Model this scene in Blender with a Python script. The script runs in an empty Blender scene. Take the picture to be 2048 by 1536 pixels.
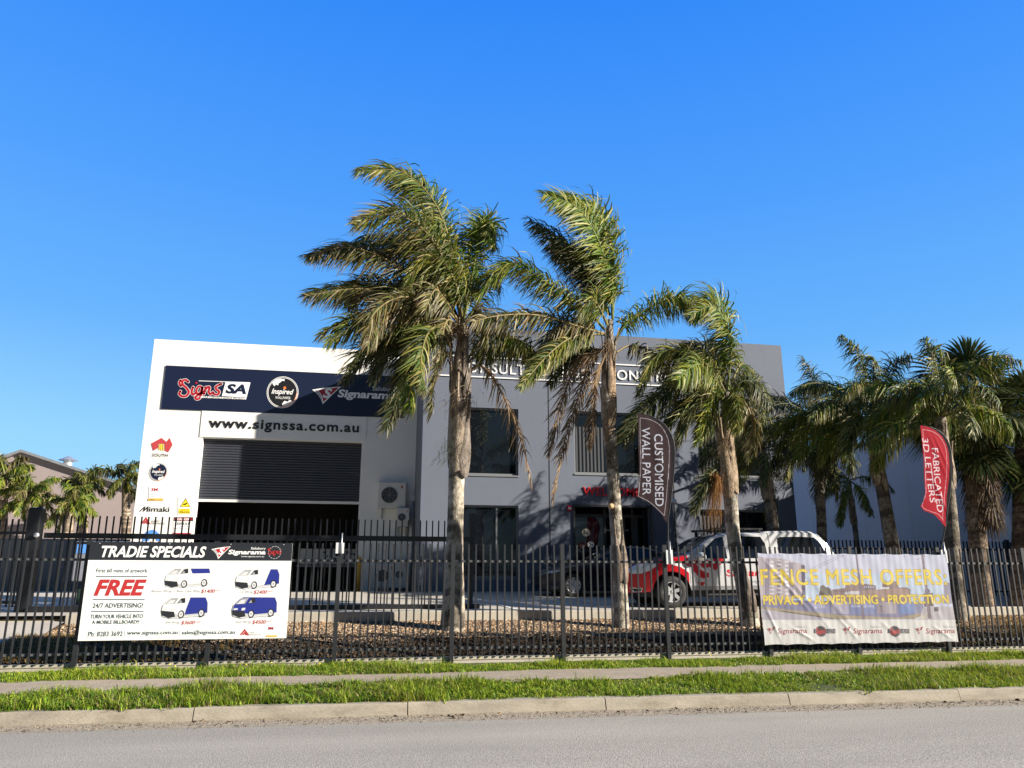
import bpy, bmesh, math, random
import numpy as np
from math import sin, cos, pi, radians
from mathutils import Vector
random.seed(7); rng = np.random.default_rng(7)
SC = bpy.context.scene
COL = SC.collection
R = radians

# ------------------------------------------------------------------ camera, sky, sun, exposure
EYE = np.array([0.0, 0.0, 1.6]); FPX = 1538.0; YAW = R(10.9); PITCH = R(14.2)
cam_d = bpy.data.cameras.new('camera'); cam = bpy.data.objects.new('camera', cam_d); COL.objects.link(cam)
cam.location = EYE; cam.rotation_euler = (pi/2 + PITCH, 0, -YAW)
cam_d.sensor_width = 36.0; cam_d.lens = 36.0*FPX/2048.0; cam_d.clip_end = 3000; cam_d.clip_start = 0.1
SC.camera = cam
SUN_TO = Vector((1.84, -1.0, 0.89)).normalized()          # direction towards the sun
SUN_EL = math.asin(SUN_TO.z); SUN_AZ = math.atan2(SUN_TO.x, SUN_TO.y)
world = bpy.data.worlds.new('World'); SC.world = world; world.use_nodes = True
wn = world.node_tree; bg = wn.nodes['Background']
sky = wn.nodes.new('ShaderNodeTexSky'); sky.sky_type = 'NISHITA'; sky.sun_disc = False
sky.sun_elevation = SUN_EL; sky.sun_rotation = SUN_AZ
sky.air_density = 1.0; sky.dust_density = 0.3; sky.ozone_density = 4.0; sky.altitude = 0
# clear winter sky: the sky texture graded from pale low down to a deep blue overhead, dimmer behind the photographer
tcw = wn.nodes.new('ShaderNodeTexCoord'); sx = wn.nodes.new('ShaderNodeSeparateXYZ'); wn.links.new(tcw.outputs['Generated'], sx.inputs[0])
ze = wn.nodes.new('ShaderNodeMath'); ze.operation = 'MULTIPLY_ADD'; ze.inputs[1].default_value = 0.015
wn.links.new(sx.outputs['X'], ze.inputs[0]); wn.links.new(sx.outputs['Z'], ze.inputs[2])
rp = wn.nodes.new('ShaderNodeValToRGB'); wn.links.new(ze.outputs[0], rp.inputs[0])
stops = [(0.0, (.40, .72, 1.0)), (0.15, (.30, .66, 1.0)), (0.29, (.135, .46, 1.0)), (0.46, (.070, .355, 1.02)), (0.68, (.019, .245, 1.0)), (0.80, (.05, .23, .72)), (1.0, (.10, .22, .48))]
while len(rp.color_ramp.elements) < len(stops): rp.color_ramp.elements.new(0.5)
for e_, (p_, c_) in zip(rp.color_ramp.elements, stops): e_.position = p_; e_.color = (*c_, 1)
gm = wn.nodes.new('ShaderNodeMix'); gm.data_type = 'RGBA'; gm.blend_type = 'MULTIPLY'; gm.inputs[0].default_value = 1.0; gm.inputs[7].default_value = (4.83, 4.83, 4.83, 1)
wn.links.new(rp.outputs[0], gm.inputs[6])
mixs = wn.nodes.new('ShaderNodeMix'); mixs.data_type = 'RGBA'; mixs.inputs[0].default_value = 0.9
wn.links.new(sky.outputs[0], mixs.inputs[6]); wn.links.new(gm.outputs[2], mixs.inputs[7])
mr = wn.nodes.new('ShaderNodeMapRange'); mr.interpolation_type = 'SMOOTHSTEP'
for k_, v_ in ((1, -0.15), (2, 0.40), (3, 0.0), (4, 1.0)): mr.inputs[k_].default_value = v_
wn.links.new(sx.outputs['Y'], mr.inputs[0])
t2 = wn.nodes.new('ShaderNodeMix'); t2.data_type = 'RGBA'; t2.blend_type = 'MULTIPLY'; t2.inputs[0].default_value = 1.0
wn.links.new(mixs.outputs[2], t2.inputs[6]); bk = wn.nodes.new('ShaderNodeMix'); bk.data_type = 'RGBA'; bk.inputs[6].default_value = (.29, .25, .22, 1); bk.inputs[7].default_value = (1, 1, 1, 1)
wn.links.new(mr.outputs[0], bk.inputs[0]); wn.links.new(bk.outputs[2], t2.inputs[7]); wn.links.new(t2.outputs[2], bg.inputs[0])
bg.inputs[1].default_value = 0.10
sun_d = bpy.data.lights.new('sun', 'SUN'); sun_d.energy = 5.0; sun_d.angle = R(0.55); sun_d.color = (1.0, 0.92, 0.80)
sun = bpy.data.objects.new('sun', sun_d); COL.objects.link(sun)
sun.rotation_euler = SUN_TO.to_track_quat('Z', 'Y').to_euler(); sun.location = (30, -20, 20)
vs = SC.view_settings; vs.view_transform = 'Standard'; vs.look = 'None'; vs.exposure = 1.05; vs.gamma = 1.0
try: vs.use_curve_mapping = False
except Exception: pass

# ------------------------------------------------------------------ measuring: a point of the photo on the plane y = Y (metres)
_f = np.array([sin(YAW)*cos(PITCH), cos(YAW)*cos(PITCH), sin(PITCH)])
_r = np.array([cos(YAW), -sin(YAW), 0.0]); _u = np.cross(_r, _f)
def at(px, py, Y):
    d = _f*FPX + _r*(px-1024) - _u*(py-768)
    return EYE + d*(Y/d[1])

# ------------------------------------------------------------------ materials
def lin(r, g, b):
    def f(c):
        c /= 255.0
        return c/12.92 if c <= 0.04045 else ((c+0.055)/1.055)**2.4
    return (f(r), f(g), f(b))
MATS = {}
def mat(name, c, rough=0.6, metal=0.0, var=0.0, scale=4.0, bump=0.0, bscale=40.0, spec=0.5, stretch=None, coat=0.0, stain=None, stain_scale=0.6, stain_amt=0.5):
    if name in MATS: return MATS[name]
    m = bpy.data.materials.new(name); m.use_nodes = True; nt = m.node_tree; p = nt.nodes['Principled BSDF']
    p.inputs['Roughness'].default_value = rough; p.inputs['Metallic'].default_value = metal
    p.inputs['Specular IOR Level'].default_value = spec; p.inputs['Coat Weight'].default_value = coat
    p.inputs['Base Color'].default_value = (*c, 1)
    tc = nt.nodes.new('ShaderNodeTexCoord'); mp = nt.nodes.new('ShaderNodeMapping')
    nt.links.new(tc.outputs['Object'], mp.inputs[0])
    if stretch: mp.inputs['Scale'].default_value = stretch
    last = None
    if var > 0:
        n = nt.nodes.new('ShaderNodeTexNoise'); n.inputs['Scale'].default_value = scale; n.inputs['Detail'].default_value = 8
        n.inputs['Roughness'].default_value = 0.65
        nt.links.new(mp.outputs[0], n.inputs['Vector'])
        r = nt.nodes.new('ShaderNodeValToRGB')
        r.color_ramp.elements[0].position = 0.3; r.color_ramp.elements[1].position = 0.7
        r.color_ramp.elements[0].color = (*[x*(1-var) for x in c], 1); r.color_ramp.elements[1].color = (*[min(1, x*(1+var)) for x in c], 1)
        nt.links.new(n.outputs['Fac'], r.inputs[0]); last = r.outputs[0]
    if stain:
        n2 = nt.nodes.new('ShaderNodeTexNoise'); n2.inputs['Scale'].default_value = stain_scale; n2.inputs['Detail'].default_value = 10
        n2.inputs['Roughness'].default_value = 0.7; nt.links.new(mp.outputs[0], n2.inputs['Vector'])
        r2 = nt.nodes.new('ShaderNodeValToRGB'); r2.color_ramp.elements[0].position = 0.5; r2.color_ramp.elements[1].position = 0.72
        r2.color_ramp.elements[0].color = (0, 0, 0, 1); r2.color_ramp.elements[1].color = (stain_amt,)*3 + (1,)
        nt.links.new(n2.outputs['Fac'], r2.inputs[0])
        mx = nt.nodes.new('ShaderNodeMix'); mx.data_type = 'RGBA'
        nt.links.new(r2.outputs[0], mx.inputs[0])
        if last: nt.links.new(last, mx.inputs[6])
        else: mx.inputs[6].default_value = (*c, 1)
        mx.inputs[7].default_value = (*stain, 1); last = mx.outputs[2]
    if last: nt.links.new(last, p.inputs['Base Color'])
    if bump > 0:
        n3 = nt.nodes.new('ShaderNodeTexNoise'); n3.inputs['Scale'].default_value = bscale; n3.inputs['Detail'].default_value = 6
        nt.links.new(mp.outputs[0], n3.inputs['Vector'])
        b = nt.nodes.new('ShaderNodeBump'); b.inputs['Strength'].default_value = bump; b.inputs['Distance'].default_value = 0.02
        nt.links.new(n3.outputs['Fac'], b.inputs['Height']); nt.links.new(b.outputs[0], p.inputs['Normal'])
    MATS[name] = m
    return m
def leafmat(name, rough=0.45, trans=0.35, spec=0.4, var=0.25):
    """foliage: colour per leaf from the attribute 'col', part of the light passes through"""
    if name in MATS: return MATS[name]
    m = bpy.data.materials.new(name); m.use_nodes = True; nt = m.node_tree; p = nt.nodes['Principled BSDF']
    a = nt.nodes.new('ShaderNodeAttribute'); a.attribute_name = 'col'
    p.inputs['Roughness'].default_value = rough; p.inputs['Specular IOR Level'].default_value = spec
    nt.links.new(a.outputs['Color'], p.inputs['Base Color'])
    if trans > 0:
        t = nt.nodes.new('ShaderNodeBsdfTranslucent'); nt.links.new(a.outputs['Color'], t.inputs['Color'])
        mx = nt.nodes.new('ShaderNodeMixShader'); mx.inputs[0].default_value = trans
        nt.links.new(p.outputs[0], mx.inputs[1]); nt.links.new(t.outputs[0], mx.inputs[2])
        nt.links.new(mx.outputs[0], nt.nodes['Material Output'].inputs[0])
    MATS[name] = m
    return m
def glassmat(name, c=(0.006, 0.008, 0.011), rough=0.02, spec=0.85):
    return mat(name, c, rough=rough, spec=spec)

M_white = mat('white_render', (0.80, 0.79, 0.75), 0.75, var=0.03, scale=1.2, bump=0.08, bscale=60)
M_grey = mat('grey_render', (0.128, 0.146, 0.190), 0.8, var=0.06, scale=0.9, bump=0.12, bscale=50, stain=(0.105, 0.12, 0.16), stain_scale=0.5, stain_amt=0.35, stretch=(1, 1, 0.4))
M_black = mat('black_paint', (0.012, 0.013, 0.015), 0.45)
M_fence = mat('charcoal_powdercoat', (0.021, 0.023, 0.027), 0.42, var=0.15, scale=3)
M_fence_lt = mat('bracket_grey', (0.10, 0.103, 0.107), 0.5)
M_gate = mat('gate_black', (0.010, 0.011, 0.014), 0.45)
M_galv = mat('galvanised_steel', (0.55, 0.56, 0.57), 0.4, metal=0.7, var=0.2, scale=8)
M_glass = glassmat('tinted_glass')
M_alu = mat('window_aluminium', (0.22, 0.23, 0.24), 0.45, metal=0.3)
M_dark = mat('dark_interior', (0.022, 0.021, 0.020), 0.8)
M_navy = mat('navy_sign_board', (0.009, 0.015, 0.042), 0.35)
M_wht = mat('sign_white', (0.85, 0.85, 0.84), 0.4)
M_off = mat('sign_offwhite', (0.70, 0.70, 0.72), 0.4)
M_red = mat('sign_red', (0.40, 0.012, 0.022), 0.4)
M_blk = mat('sign_black', (0.012, 0.012, 0.014), 0.4)
M_chr = mat('sign_charcoal', (0.022, 0.025, 0.031), 0.3)
M_gry = mat('sign_grey', (0.33, 0.34, 0.36), 0.4)
M_lgr = mat('sign_light_grey', (0.62, 0.63, 0.65), 0.4)
M_yel = mat('sign_yellow', (0.85, 0.66, 0.02), 0.4)
M_org = mat('sign_orange', (0.80, 0.22, 0.04), 0.4)
M_gold = mat('sign_gold', (0.70, 0.45, 0.10), 0.4)
M_blue = mat('sign_blue', (0.020, 0.032, 0.24), 0.4)
M_sky = mat('sign_sky_blue', (0.10, 0.30, 0.75), 0.4)
M_pink = mat('sign_coral', (0.48, 0.055, 0.065), 0.4)
M_teal = mat('sign_dark_teal', (0.05, 0.10, 0.11), 0.4)
M_vreda = mat('sign_print_red', (0.46, 0.030, 0.034), 0.4)

# ------------------------------------------------------------------ objects
def link(o, parent=None):
    COL.objects.link(o)
    if parent is not None: o.parent = parent
    return o
def tag(o, label=None, cat=None, group=None, kind=None):
    if label: o['label'] = label
    if cat: o['category'] = cat
    if group: o['group'] = group
    if kind: o['kind'] = kind
    return o
def thing(name, label, cat, group=None, loc=(0, 0, 0)):
    o = bpy.data.objects.new(name, None); o.location = loc; o.empty_display_size = 0.2
    return tag(link(o), label, cat, group)
class MB:
    """collects boxes, bars, tubes and polygons into one mesh"""
    def __init__(s): s.v = []; s.f = []; s.m = []; s.mats = []; s.sm = []
    def mi(s, m):
        if m not in s.mats: s.mats.append(m)
        return s.mats.index(m)
    def add(s, vs_, fs_, m, smooth=False):
        o = len(s.v); k = s.mi(m); s.v.extend([tuple(map(float, p)) for p in vs_])
        for f in fs_: s.f.append(tuple(o+i for i in f)); s.m.append(k); s.sm.append(smooth)
    def box(s, a, b, m):
        x0, x1 = sorted((a[0], b[0])); y0, y1 = sorted((a[1], b[1])); z0, z1 = sorted((a[2], b[2]))
        s.add([(x0,y0,z0),(x1,y0,z0),(x1,y1,z0),(x0,y1,z0),(x0,y0,z1),(x1,y0,z1),(x1,y1,z1),(x0,y1,z1)],
              [(0,3,2,1),(4,5,6,7),(0,1,5,4),(1,2,6,5),(2,3,7,6),(3,0,4,7)], m)
    def bar(s, p, q, w, h, m):
        p = Vector(p); q = Vector(q); d = (q-p).normalized()
        a = d.cross(Vector((0, 0, 1)));  a = Vector((1, 0, 0)) if a.length < 1e-4 else a.normalized()
        b = a.cross(d).normalized(); vs_ = []
        for c in (p, q):
            for i, j in ((-1,-1),(1,-1),(1,1),(-1,1)): vs_.append(c + a*(i*w/2) + b*(j*h/2))
        s.add(vs_, [(3,2,1,0),(4,5,6,7),(0,1,5,4),(1,2,6,5),(2,3,7,6),(3,0,4,7)], m)
    def tube(s, pts, rad, m, n=8, cap=True):
        pts = [Vector(p) for p in pts]; rads = rad if isinstance(rad, (list, tuple)) else [rad]*len(pts)
        vs_ = []; fs_ = []; ref = Vector((0.31, 0.87, 0.11)).normalized()
        for i, p in enumerate(pts):
            d = (pts[min(i+1, len(pts)-1)] - pts[max(i-1, 0)]).normalized()
            a = d.cross(ref).normalized(); b = d.cross(a)
            for k in range(n):
                t = 2*pi*k/n; vs_.append(p + a*(cos(t)*rads[i]) + b*(sin(t)*rads[i]))
        for i in range(len(pts)-1):
            for k in range(n):
                fs_.append((i*n+k, i*n+(k+1) % n, (i+1)*n+(k+1) % n, (i+1)*n+k))
        if cap: fs_ += [tuple(range(n))[::-1], tuple((len(pts)-1)*n+k for k in range(n))]
        s.add(vs_, fs_, m, True)
    def lathe(s, prof, c, axis, m, n=24, smooth=True):
        """prof: (along axis, radius) pairs"""
        ax = Vector(axis).normalized(); a = ax.orthogonal().normalized(); b = ax.cross(a); c = Vector(c); vs_ = []; fs_ = []
        for h, r in prof:
            for k in range(n):
                t = 2*pi*k/n; vs_.append(c + ax*h + a*(r*cos(t)) + b*(r*sin(t)))
        for i in range(len(prof)-1):
            for k in range(n): fs_.append((i*n+k, i*n+(k+1) % n, (i+1)*n+(k+1) % n, (i+1)*n+k))
        s.add(vs_, fs_, m, smooth)
    def build(s, name, parent=None, bevel=0):
        me = bpy.data.meshes.new(name); me.from_pydata(s.v, [], s.f)
        for m in s.mats: me.materials.append(m)
        me.polygons.foreach_set('material_index', s.m); me.polygons.foreach_set('use_smooth', s.sm); me.update()
        o = bpy.data.objects.new(name, me); link(o, parent)
        if bevel:
            b = o.modifiers.new('bevel', 'BEVEL'); b.width = bevel; b.segments = 2; b.limit_method = 'ANGLE'
        return o
def npmesh(name, V, F, m, parent=None, col=None, smooth=False):
    """a mesh from arrays: V (n,3); F list of (k,3|4) index arrays; col (n,3) linear colours"""
    me = bpy.data.meshes.new(name); V = np.ascontiguousarray(V, dtype=np.float32)
    F = [np.asarray(f, dtype=np.int32) for f in (F if isinstance(F, list) else [F]) if len(f)]
    me.vertices.add(len(V)); me.vertices.foreach_set('co', V.ravel())
    li = np.concatenate([f.ravel() for f in F]); tot = np.concatenate([np.full(len(f), f.shape[1], np.int32) for f in F])
    st = np.concatenate([[0], np.cumsum(tot)[:-1]]).astype(np.int32)
    me.loops.add(len(li)); me.loops.foreach_set('vertex_index', li)
    me.polygons.add(len(tot)); me.polygons.foreach_set('loop_start', st); me.polygons.foreach_set('loop_total', tot)
    if smooth: me.polygons.foreach_set('use_smooth', np.ones(len(tot), dtype=bool))
    me.update(calc_edges=True); me.validate()
    if col is not None:
        a = me.attributes.new('col', 'FLOAT_COLOR', 'POINT')
        c4 = np.ones((len(V), 4), np.float32); c4[:, :3] = col; a.data.foreach_set('color', c4.ravel())
    for mm in (m if isinstance(m, list) else [m]): me.materials.append(mm)
    return link(bpy.data.objects.new(name, me), parent)

# ------------------------------------------------------------------ flat shapes (x, z) for lettering and prints
def text(s, x0, x1, z0, z1, bold=0.0, shear=0.0, space=1.0, rot=0):
    c = bpy.data.curves.new('lettering', 'FONT'); c.body = s; c.offset = bold; c.shear = shear; c.space_character = space
    c.resolution_u = 3; c.fill_mode = 'FRONT'
    o = bpy.data.objects.new('lettering', c); COL.objects.link(o)
    me = bpy.data.meshes.new_from_object(o.evaluated_get(bpy.context.evaluated_depsgraph_get()))
    v = np.array([(p.co.x, p.co.y) for p in me.vertices]); f = [tuple(p.vertices) for p in me.polygons]
    bpy.data.objects.remove(o); bpy.data.curves.remove(c); bpy.data.meshes.remove(me)
    if rot: v = np.stack([v[:, 1], -v[:, 0]], 1)        # reads downwards
    lo = v.min(0); hi = v.max(0); v = (v-lo)/(hi-lo)
    return v*np.array([x1-x0, z1-z0]) + np.array([x0, z0]), f
def poly(pts):
    pts = np.array(pts, float); n = len(pts)
    bm = bmesh.new(); vs_ = [bm.verts.new((p[0], p[1], 0)) for p in pts]
    try:
        bm.faces.new(vs_); bmesh.ops.triangulate(bm, faces=bm.faces[:]); bm.verts.index_update()
        f = [tuple(v.index for v in t.verts) for t in bm.faces]
    except Exception: f = []
    bm.free(); return pts, f
def rect(x0, x1, z0, z1): return np.array([(x0,z0),(x1,z0),(x1,z1),(x0,z1)], float), [(0,1,2),(0,2,3)]
def ell(cx, cz, rx, rz, n=28): return poly([(cx+rx*cos(2*pi*k/n), cz+rz*sin(2*pi*k/n)) for k in range(n)])
def ring(cx, cz, rx, rz, w, a0=0.0, a1=2*pi, n=40):
    v = []; f = []
    for k in range(n+1):
        t = a0+(a1-a0)*k/n
        v += [(cx+rx*cos(t), cz+rz*sin(t)), (cx+rx*(1-w)*cos(t), cz+rz*(1-w)*sin(t))]
    for k in range(n): f += [(2*k, 2*k+2, 2*k+1), (2*k+1, 2*k+2, 2*k+3)]
    return np.array(v), f
def stroke(pts, w, close=False):
    """a brush stroke of width w through the points (smoothed)"""
    P = [np.array(p, float) for p in pts]; Q = []
    for i in range(len(P)-1):
        a = P[max(i-1, 0)]; b = P[i]; c = P[i+1]; d = P[min(i+2, len(P)-1)]
        for t in (0, .25, .5, .75): Q.append(0.5*(2*b+(c-a)*t+(2*a-5*b+4*c-d)*t*t+(3*b-a-3*c+d)*t**3))
    Q.append(P[-1]); v = []; f = []
    for i, q in enumerate(Q):
        d = Q[min(i+1, len(Q)-1)]-Q[max(i-1, 0)]; d = d/(np.hypot(*d)+1e-9); n = np.array([-d[1], d[0]])*w/2
        v += [q+n, q-n]
    for i in range(len(Q)-1): f += [(2*i, 2*i+1, 2*i+2), (2*i+1, 2*i+3, 2*i+2)]
    k = len(v)
    for e in (Q[0], Q[-1]):
        o = len(v); v += [e+np.array([cos(t), sin(t)])*w/2 for t in np.linspace(0, 2*pi, 9)[:-1]]
        f += [(o, o+j, o+j+1) for j in range(1, 7)]
    return np.array(v), f
def xf(sh, fn): return np.array([fn(p) for p in sh[0]]), sh[1]
def decal(name, shapes, Y, parent, step=0.0016, extrude=0.0, label=None):
    """shapes: [(shape, material)] painted in order on the vertical plane y = Y that faces the street"""
    V = []; F = []; MI = []; mats = []
    for i, ((v, f), m) in enumerate(shapes):
        if m not in mats: mats.append(m)
        o = len(V); y = Y - extrude - step*i/ (1 if len(shapes) < 9 else len(shapes)/9)
        V += [(p[0], y, p[1]) for p in v]
        for t in f:
            a, b, c = (v[t[0]], v[t[1]], v[t[2]])
            ar = (b[0]-a[0])*(c[1]-a[1])-(b[1]-a[1])*(c[0]-a[0])
            F.append(tuple(o+k for k in (t if ar > 0 else t[::-1]))); MI.append(mats.index(m))
        if extrude:
            cnt = {}
            for t in F[-len(f):]:
                for k in range(len(t)):
                    e = (t[k], t[(k+1) % len(t)]); cnt[e] = 1
            for (a, b) in [e for e in cnt if (e[1], e[0]) not in cnt]:
                n = len(V); V += [(V[a][0], Y, V[a][2]), (V[b][0], Y, V[b][2])]
                F.append((b, a, n, n+1)); MI.append(mats.index(m))
    me = bpy.data.meshes.new(name); me.from_pydata(V, [], F)
    for m in mats: me.materials.append(m)
    me.polygons.foreach_set('material_index', MI); me.update()
    o = link(bpy.data.objects.new(name, me), parent)
    if label: o['label'] = label
    return o
def paint(C, P, sh, c):
    """colour the grid points P (n,2) that lie inside the shape"""
    v, f = sh; c = np.array(c)
    if len(f) == 0: return
    lo = v.min(0); hi = v.max(0)
    idx = np.where((P[:, 0] >= lo[0]) & (P[:, 0] <= hi[0]) & (P[:, 1] >= lo[1]) & (P[:, 1] <= hi[1]))[0]
    if len(idx) == 0: return
    Q = P[idx]; ins = np.zeros(len(idx), bool)
    for t in f:
        for k in range(1, len(t)-1):
            a, b, d = v[t[0]], v[t[k]], v[t[k+1]]
            tl = np.minimum(np.minimum(a, b), d); th = np.maximum(np.maximum(a, b), d)
            s = np.where((~ins) & (Q[:, 0] >= tl[0]) & (Q[:, 0] <= th[0]) & (Q[:, 1] >= tl[1]) & (Q[:, 1] <= th[1]))[0]
            if len(s) == 0: continue
            q = Q[s]
            c1 = (b[0]-a[0])*(q[:, 1]-a[1])-(b[1]-a[1])*(q[:, 0]-a[0])
            c2 = (d[0]-b[0])*(q[:, 1]-b[1])-(d[1]-b[1])*(q[:, 0]-b[0])
            c3 = (a[0]-d[0])*(q[:, 1]-d[1])-(a[1]-d[1])*(q[:, 0]-d[0])
            ins[s[((c1 >= 0) & (c2 >= 0) & (c3 >= 0)) | ((c1 <= 0) & (c2 <= 0) & (c3 <= 0))]] = True
    C[idx[ins]] = c
class Sheet:
    """reads positions off an enlarged crop of the photo: origin, enlargement and the plane y = Y the print lies on"""
    def __init__(s, ox, oy, k, Y): s.ox, s.oy, s.k, s.Y = ox, oy, k, Y
    def p(s, x, y):
        q = at(s.ox+x/s.k, s.oy+y/s.k, s.Y); return (q[0], q[2])
    def pts(s, L): return [s.p(*q) for q in L]
    def box(s, x0, y0, x1, y1):
        return s.p(x0, (y0+y1)/2)[0], s.p(x1, (y0+y1)/2)[0], s.p((x0+x1)/2, y1)[1], s.p((x0+x1)/2, y0)[1]
    def text(s, t, x0, y0, x1, y1, **k): return text(t, *s.box(x0, y0, x1, y1), **k)
    def rect(s, x0, y0, x1, y1): return poly(s.pts([(x0, y1), (x1, y1), (x1, y0), (x0, y0)]))
    def poly(s, L): return poly(s.pts(L))
    def ell(s, cx, cy, r, r2=None):
        x0, x1, z0, z1 = s.box(cx-r, cy-(r2 or r), cx+r, cy+(r2 or r)); return ell((x0+x1)/2, (z0+z1)/2, (x1-x0)/2, (z1-z0)/2)
    def ring(s, cx, cy, r, w, a0=0, a1=2*pi):
        x0, x1, z0, z1 = s.box(cx-r, cy-r, cx+r, cy+r); return ring((x0+x1)/2, (z0+z1)/2, (x1-x0)/2, (z1-z0)/2, w, a0, a1)
    def stroke(s, L, w): return stroke(s.pts(L), w*(s.p(1000, 500)[0]-s.p(900, 500)[0])/100)
def tri_logo(x0, x1, z0, z1, white, red, grey):
    """curved triangle emblem with a white S"""
    def q(L): return [(x0+(x1-x0)*u, z0+(z1-z0)*v) for u, v in L]
    def tx(u0, u1, v0, v1): return text('S', x0+(x1-x0)*u0, x0+(x1-x0)*u1, z0+(z1-z0)*v0, z0+(z1-z0)*v1, bold=0.04, shear=0.25)
    return [(poly(q([(0,.76),(.3,.86),(.65,.94),(1,1),(.7,.52),(.4,0),(.33,.25),(.24,.46),(.12,.64)])), white),
            (poly(q([(.06,.74),(.17,.76),(.29,.55),(.36,.3),(.38,.16),(.32,.32),(.22,.54)])), grey),
            (poly(q([(.2,.74),(.55,.86),(.93,.95),(.66,.52),(.41,.13),(.38,.36),(.31,.56)])), red), (tx(.38, .70, .34, .88), white)]
SCRIPT = [[(262,172),(240,156),(218,165),(219,192),(250,222),(266,252),(248,282),(215,286),(192,268),(200,246)], [(205,205),(192,182),(202,160)],
          [(300,214),(289,250),(300,274),(322,258)], [(372,216),(346,208),(326,238),(334,266),(358,258),(374,216),(366,268),(350,302),(328,308),(318,292),(348,272),(386,250)],
          [(400,214),(386,268)], [(390,248),(412,216),(430,216),(424,250),(436,270),(456,252)], [(506,196),(480,212),(484,232),(504,246),(500,268),(474,272),(456,258)],
          [(506,196),(524,188)]]

# ------------------------------------------------------------------ setting: ground, road, kerb, verge, path
def kerbY(X): return 9.95 - 0.035*(X-0.5)
M_asph = mat('asphalt', (0.362, 0.340, 0.302), 0.9, var=0.55, scale=60, bump=0.45, bscale=80, stain=(0.29, 0.272, 0.245), stain_scale=0.35, stain_amt=0.5)
_nt = M_asph.node_tree; _tc = _nt.nodes.new('ShaderNodeTexCoord'); _mp = _nt.nodes.new('ShaderNodeMapping'); _mp.inputs['Scale'].default_value = (.10, .9, 1)
_n1 = _nt.nodes.new('ShaderNodeTexNoise'); _n1.inputs['Scale'].default_value = 1.0; _n1.inputs['Detail'].default_value = 5; _r1 = _nt.nodes.new('ShaderNodeValToRGB')
_r1.color_ramp.elements[0].position = .35; _r1.color_ramp.elements[1].position = .68; _r1.color_ramp.elements[0].color = (.86, .85, .84, 1); _r1.color_ramp.elements[1].color = (1.06, 1.05, 1.03, 1)
_mx = _nt.nodes.new('ShaderNodeMix'); _mx.data_type = 'RGBA'; _mx.blend_type = 'MULTIPLY'; _mx.inputs[0].default_value = 1.0; _p = _nt.nodes['Principled BSDF']
_nt.links.new(_tc.outputs['Object'], _mp.inputs[0]); _nt.links.new(_mp.outputs[0], _n1.inputs['Vector']); _nt.links.new(_n1.outputs['Fac'], _r1.inputs[0])
_nt.links.new(_p.inputs['Base Color'].links[0].from_socket, _mx.inputs[6]); _nt.links.new(_r1.outputs[0], _mx.inputs[7]); _nt.links.new(_mx.outputs[2], _p.inputs['Base Color'])
M_conc = mat('concrete', (0.42, 0.385, 0.32), 0.85, var=0.10, scale=2.0, bump=0.15, bscale=30, stain=(0.30, 0.26, 0.20), stain_scale=1.3, stain_amt=0.6)
M_kerb = mat('kerb_concrete', (0.315, 0.28, 0.225), 0.9, var=0.22, scale=3.5, bump=0.35, bscale=45, stain=(0.15, 0.12, 0.08), stain_scale=2.6, stain_amt=0.8, stretch=(0.5, 1, 1.6))
M_slab = mat('car_park_concrete', (0.48, 0.44, 0.37), 0.85, var=0.08, scale=1.5, bump=0.1, bscale=25, stain=(0.33, 0.30, 0.26), stain_scale=0.4, stain_amt=0.6)
M_dirt = mat('dirt', (0.20, 0.155, 0.105), 0.95, var=0.3, scale=6, bump=0.5, bscale=30)
M_soil = mat('mulch_soil', (0.11, 0.075, 0.05), 0.95, var=0.4, scale=9, bump=0.6, bscale=30)
M_grassbase = mat('grass_soil', (0.06, 0.075, 0.02), 0.95, var=0.4, scale=8)
def sheet(name, prof, xs, m, kind='structure', ys=None):
    """strip of ground: prof = [(y or f(x), z)]"""
    V = []; F = []; n = len(prof)
    for x in xs:
        for y, z in prof: V.append((x, y(x) if callable(y) else y, z))
    for i in range(len(xs)-1):
        for j in range(n-1): F.append((i*n+j, (i+1)*n+j, (i+1)*n+j+1, i*n+j+1))
    me = bpy.data.meshes.new(name); me.from_pydata(V, [], F); me.materials.append(m); me.update()
    return tag(link(bpy.data.objects.new(name, me)), kind=kind)
XS = [-120, -40, -12, -8, -4, 0, 4, 8, 12, 16, 20, 40, 120]
g = sheet('ground', [(-400, -0.35), (400, -0.35)], [-400, 400], M_dirt)
sheet('road', [(-9, 0.0), (0, 0.03), (lambda x: kerbY(x)+0.02, -0.004)], XS, M_asph)
sheet('road_shoulder', [(lambda x: kerbY(x)-0.36, -0.002), (lambda x: kerbY(x)-0.2, 0.005), (lambda x: kerbY(x)+0.02, 0.012)], XS,
      mat('gutter_grit', (0.31, 0.265, 0.205), 0.95, var=0.35, scale=14, bump=0.6, bscale=60))
sheet('verge', [(lambda x: kerbY(x)+0.1, 0.135), (10.95, 0.24), (11.95, 0.255), (12.93, 0.275), (13.04, 0.28)], XS, M_grassbase)
sheet('footpath', [(10.9, 0.245), (11.1, 0.262), (11.9, 0.268), (12.05, 0.264)], XS,
      mat('footpath_paving', (0.34, 0.285, 0.22), 0.9, var=0.14, scale=5, bump=0.3, bscale=25, stain=(0.28, 0.22, 0.16), stain_scale=1.5, stain_amt=0.6))
kb = MB(); x = -41.0
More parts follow.
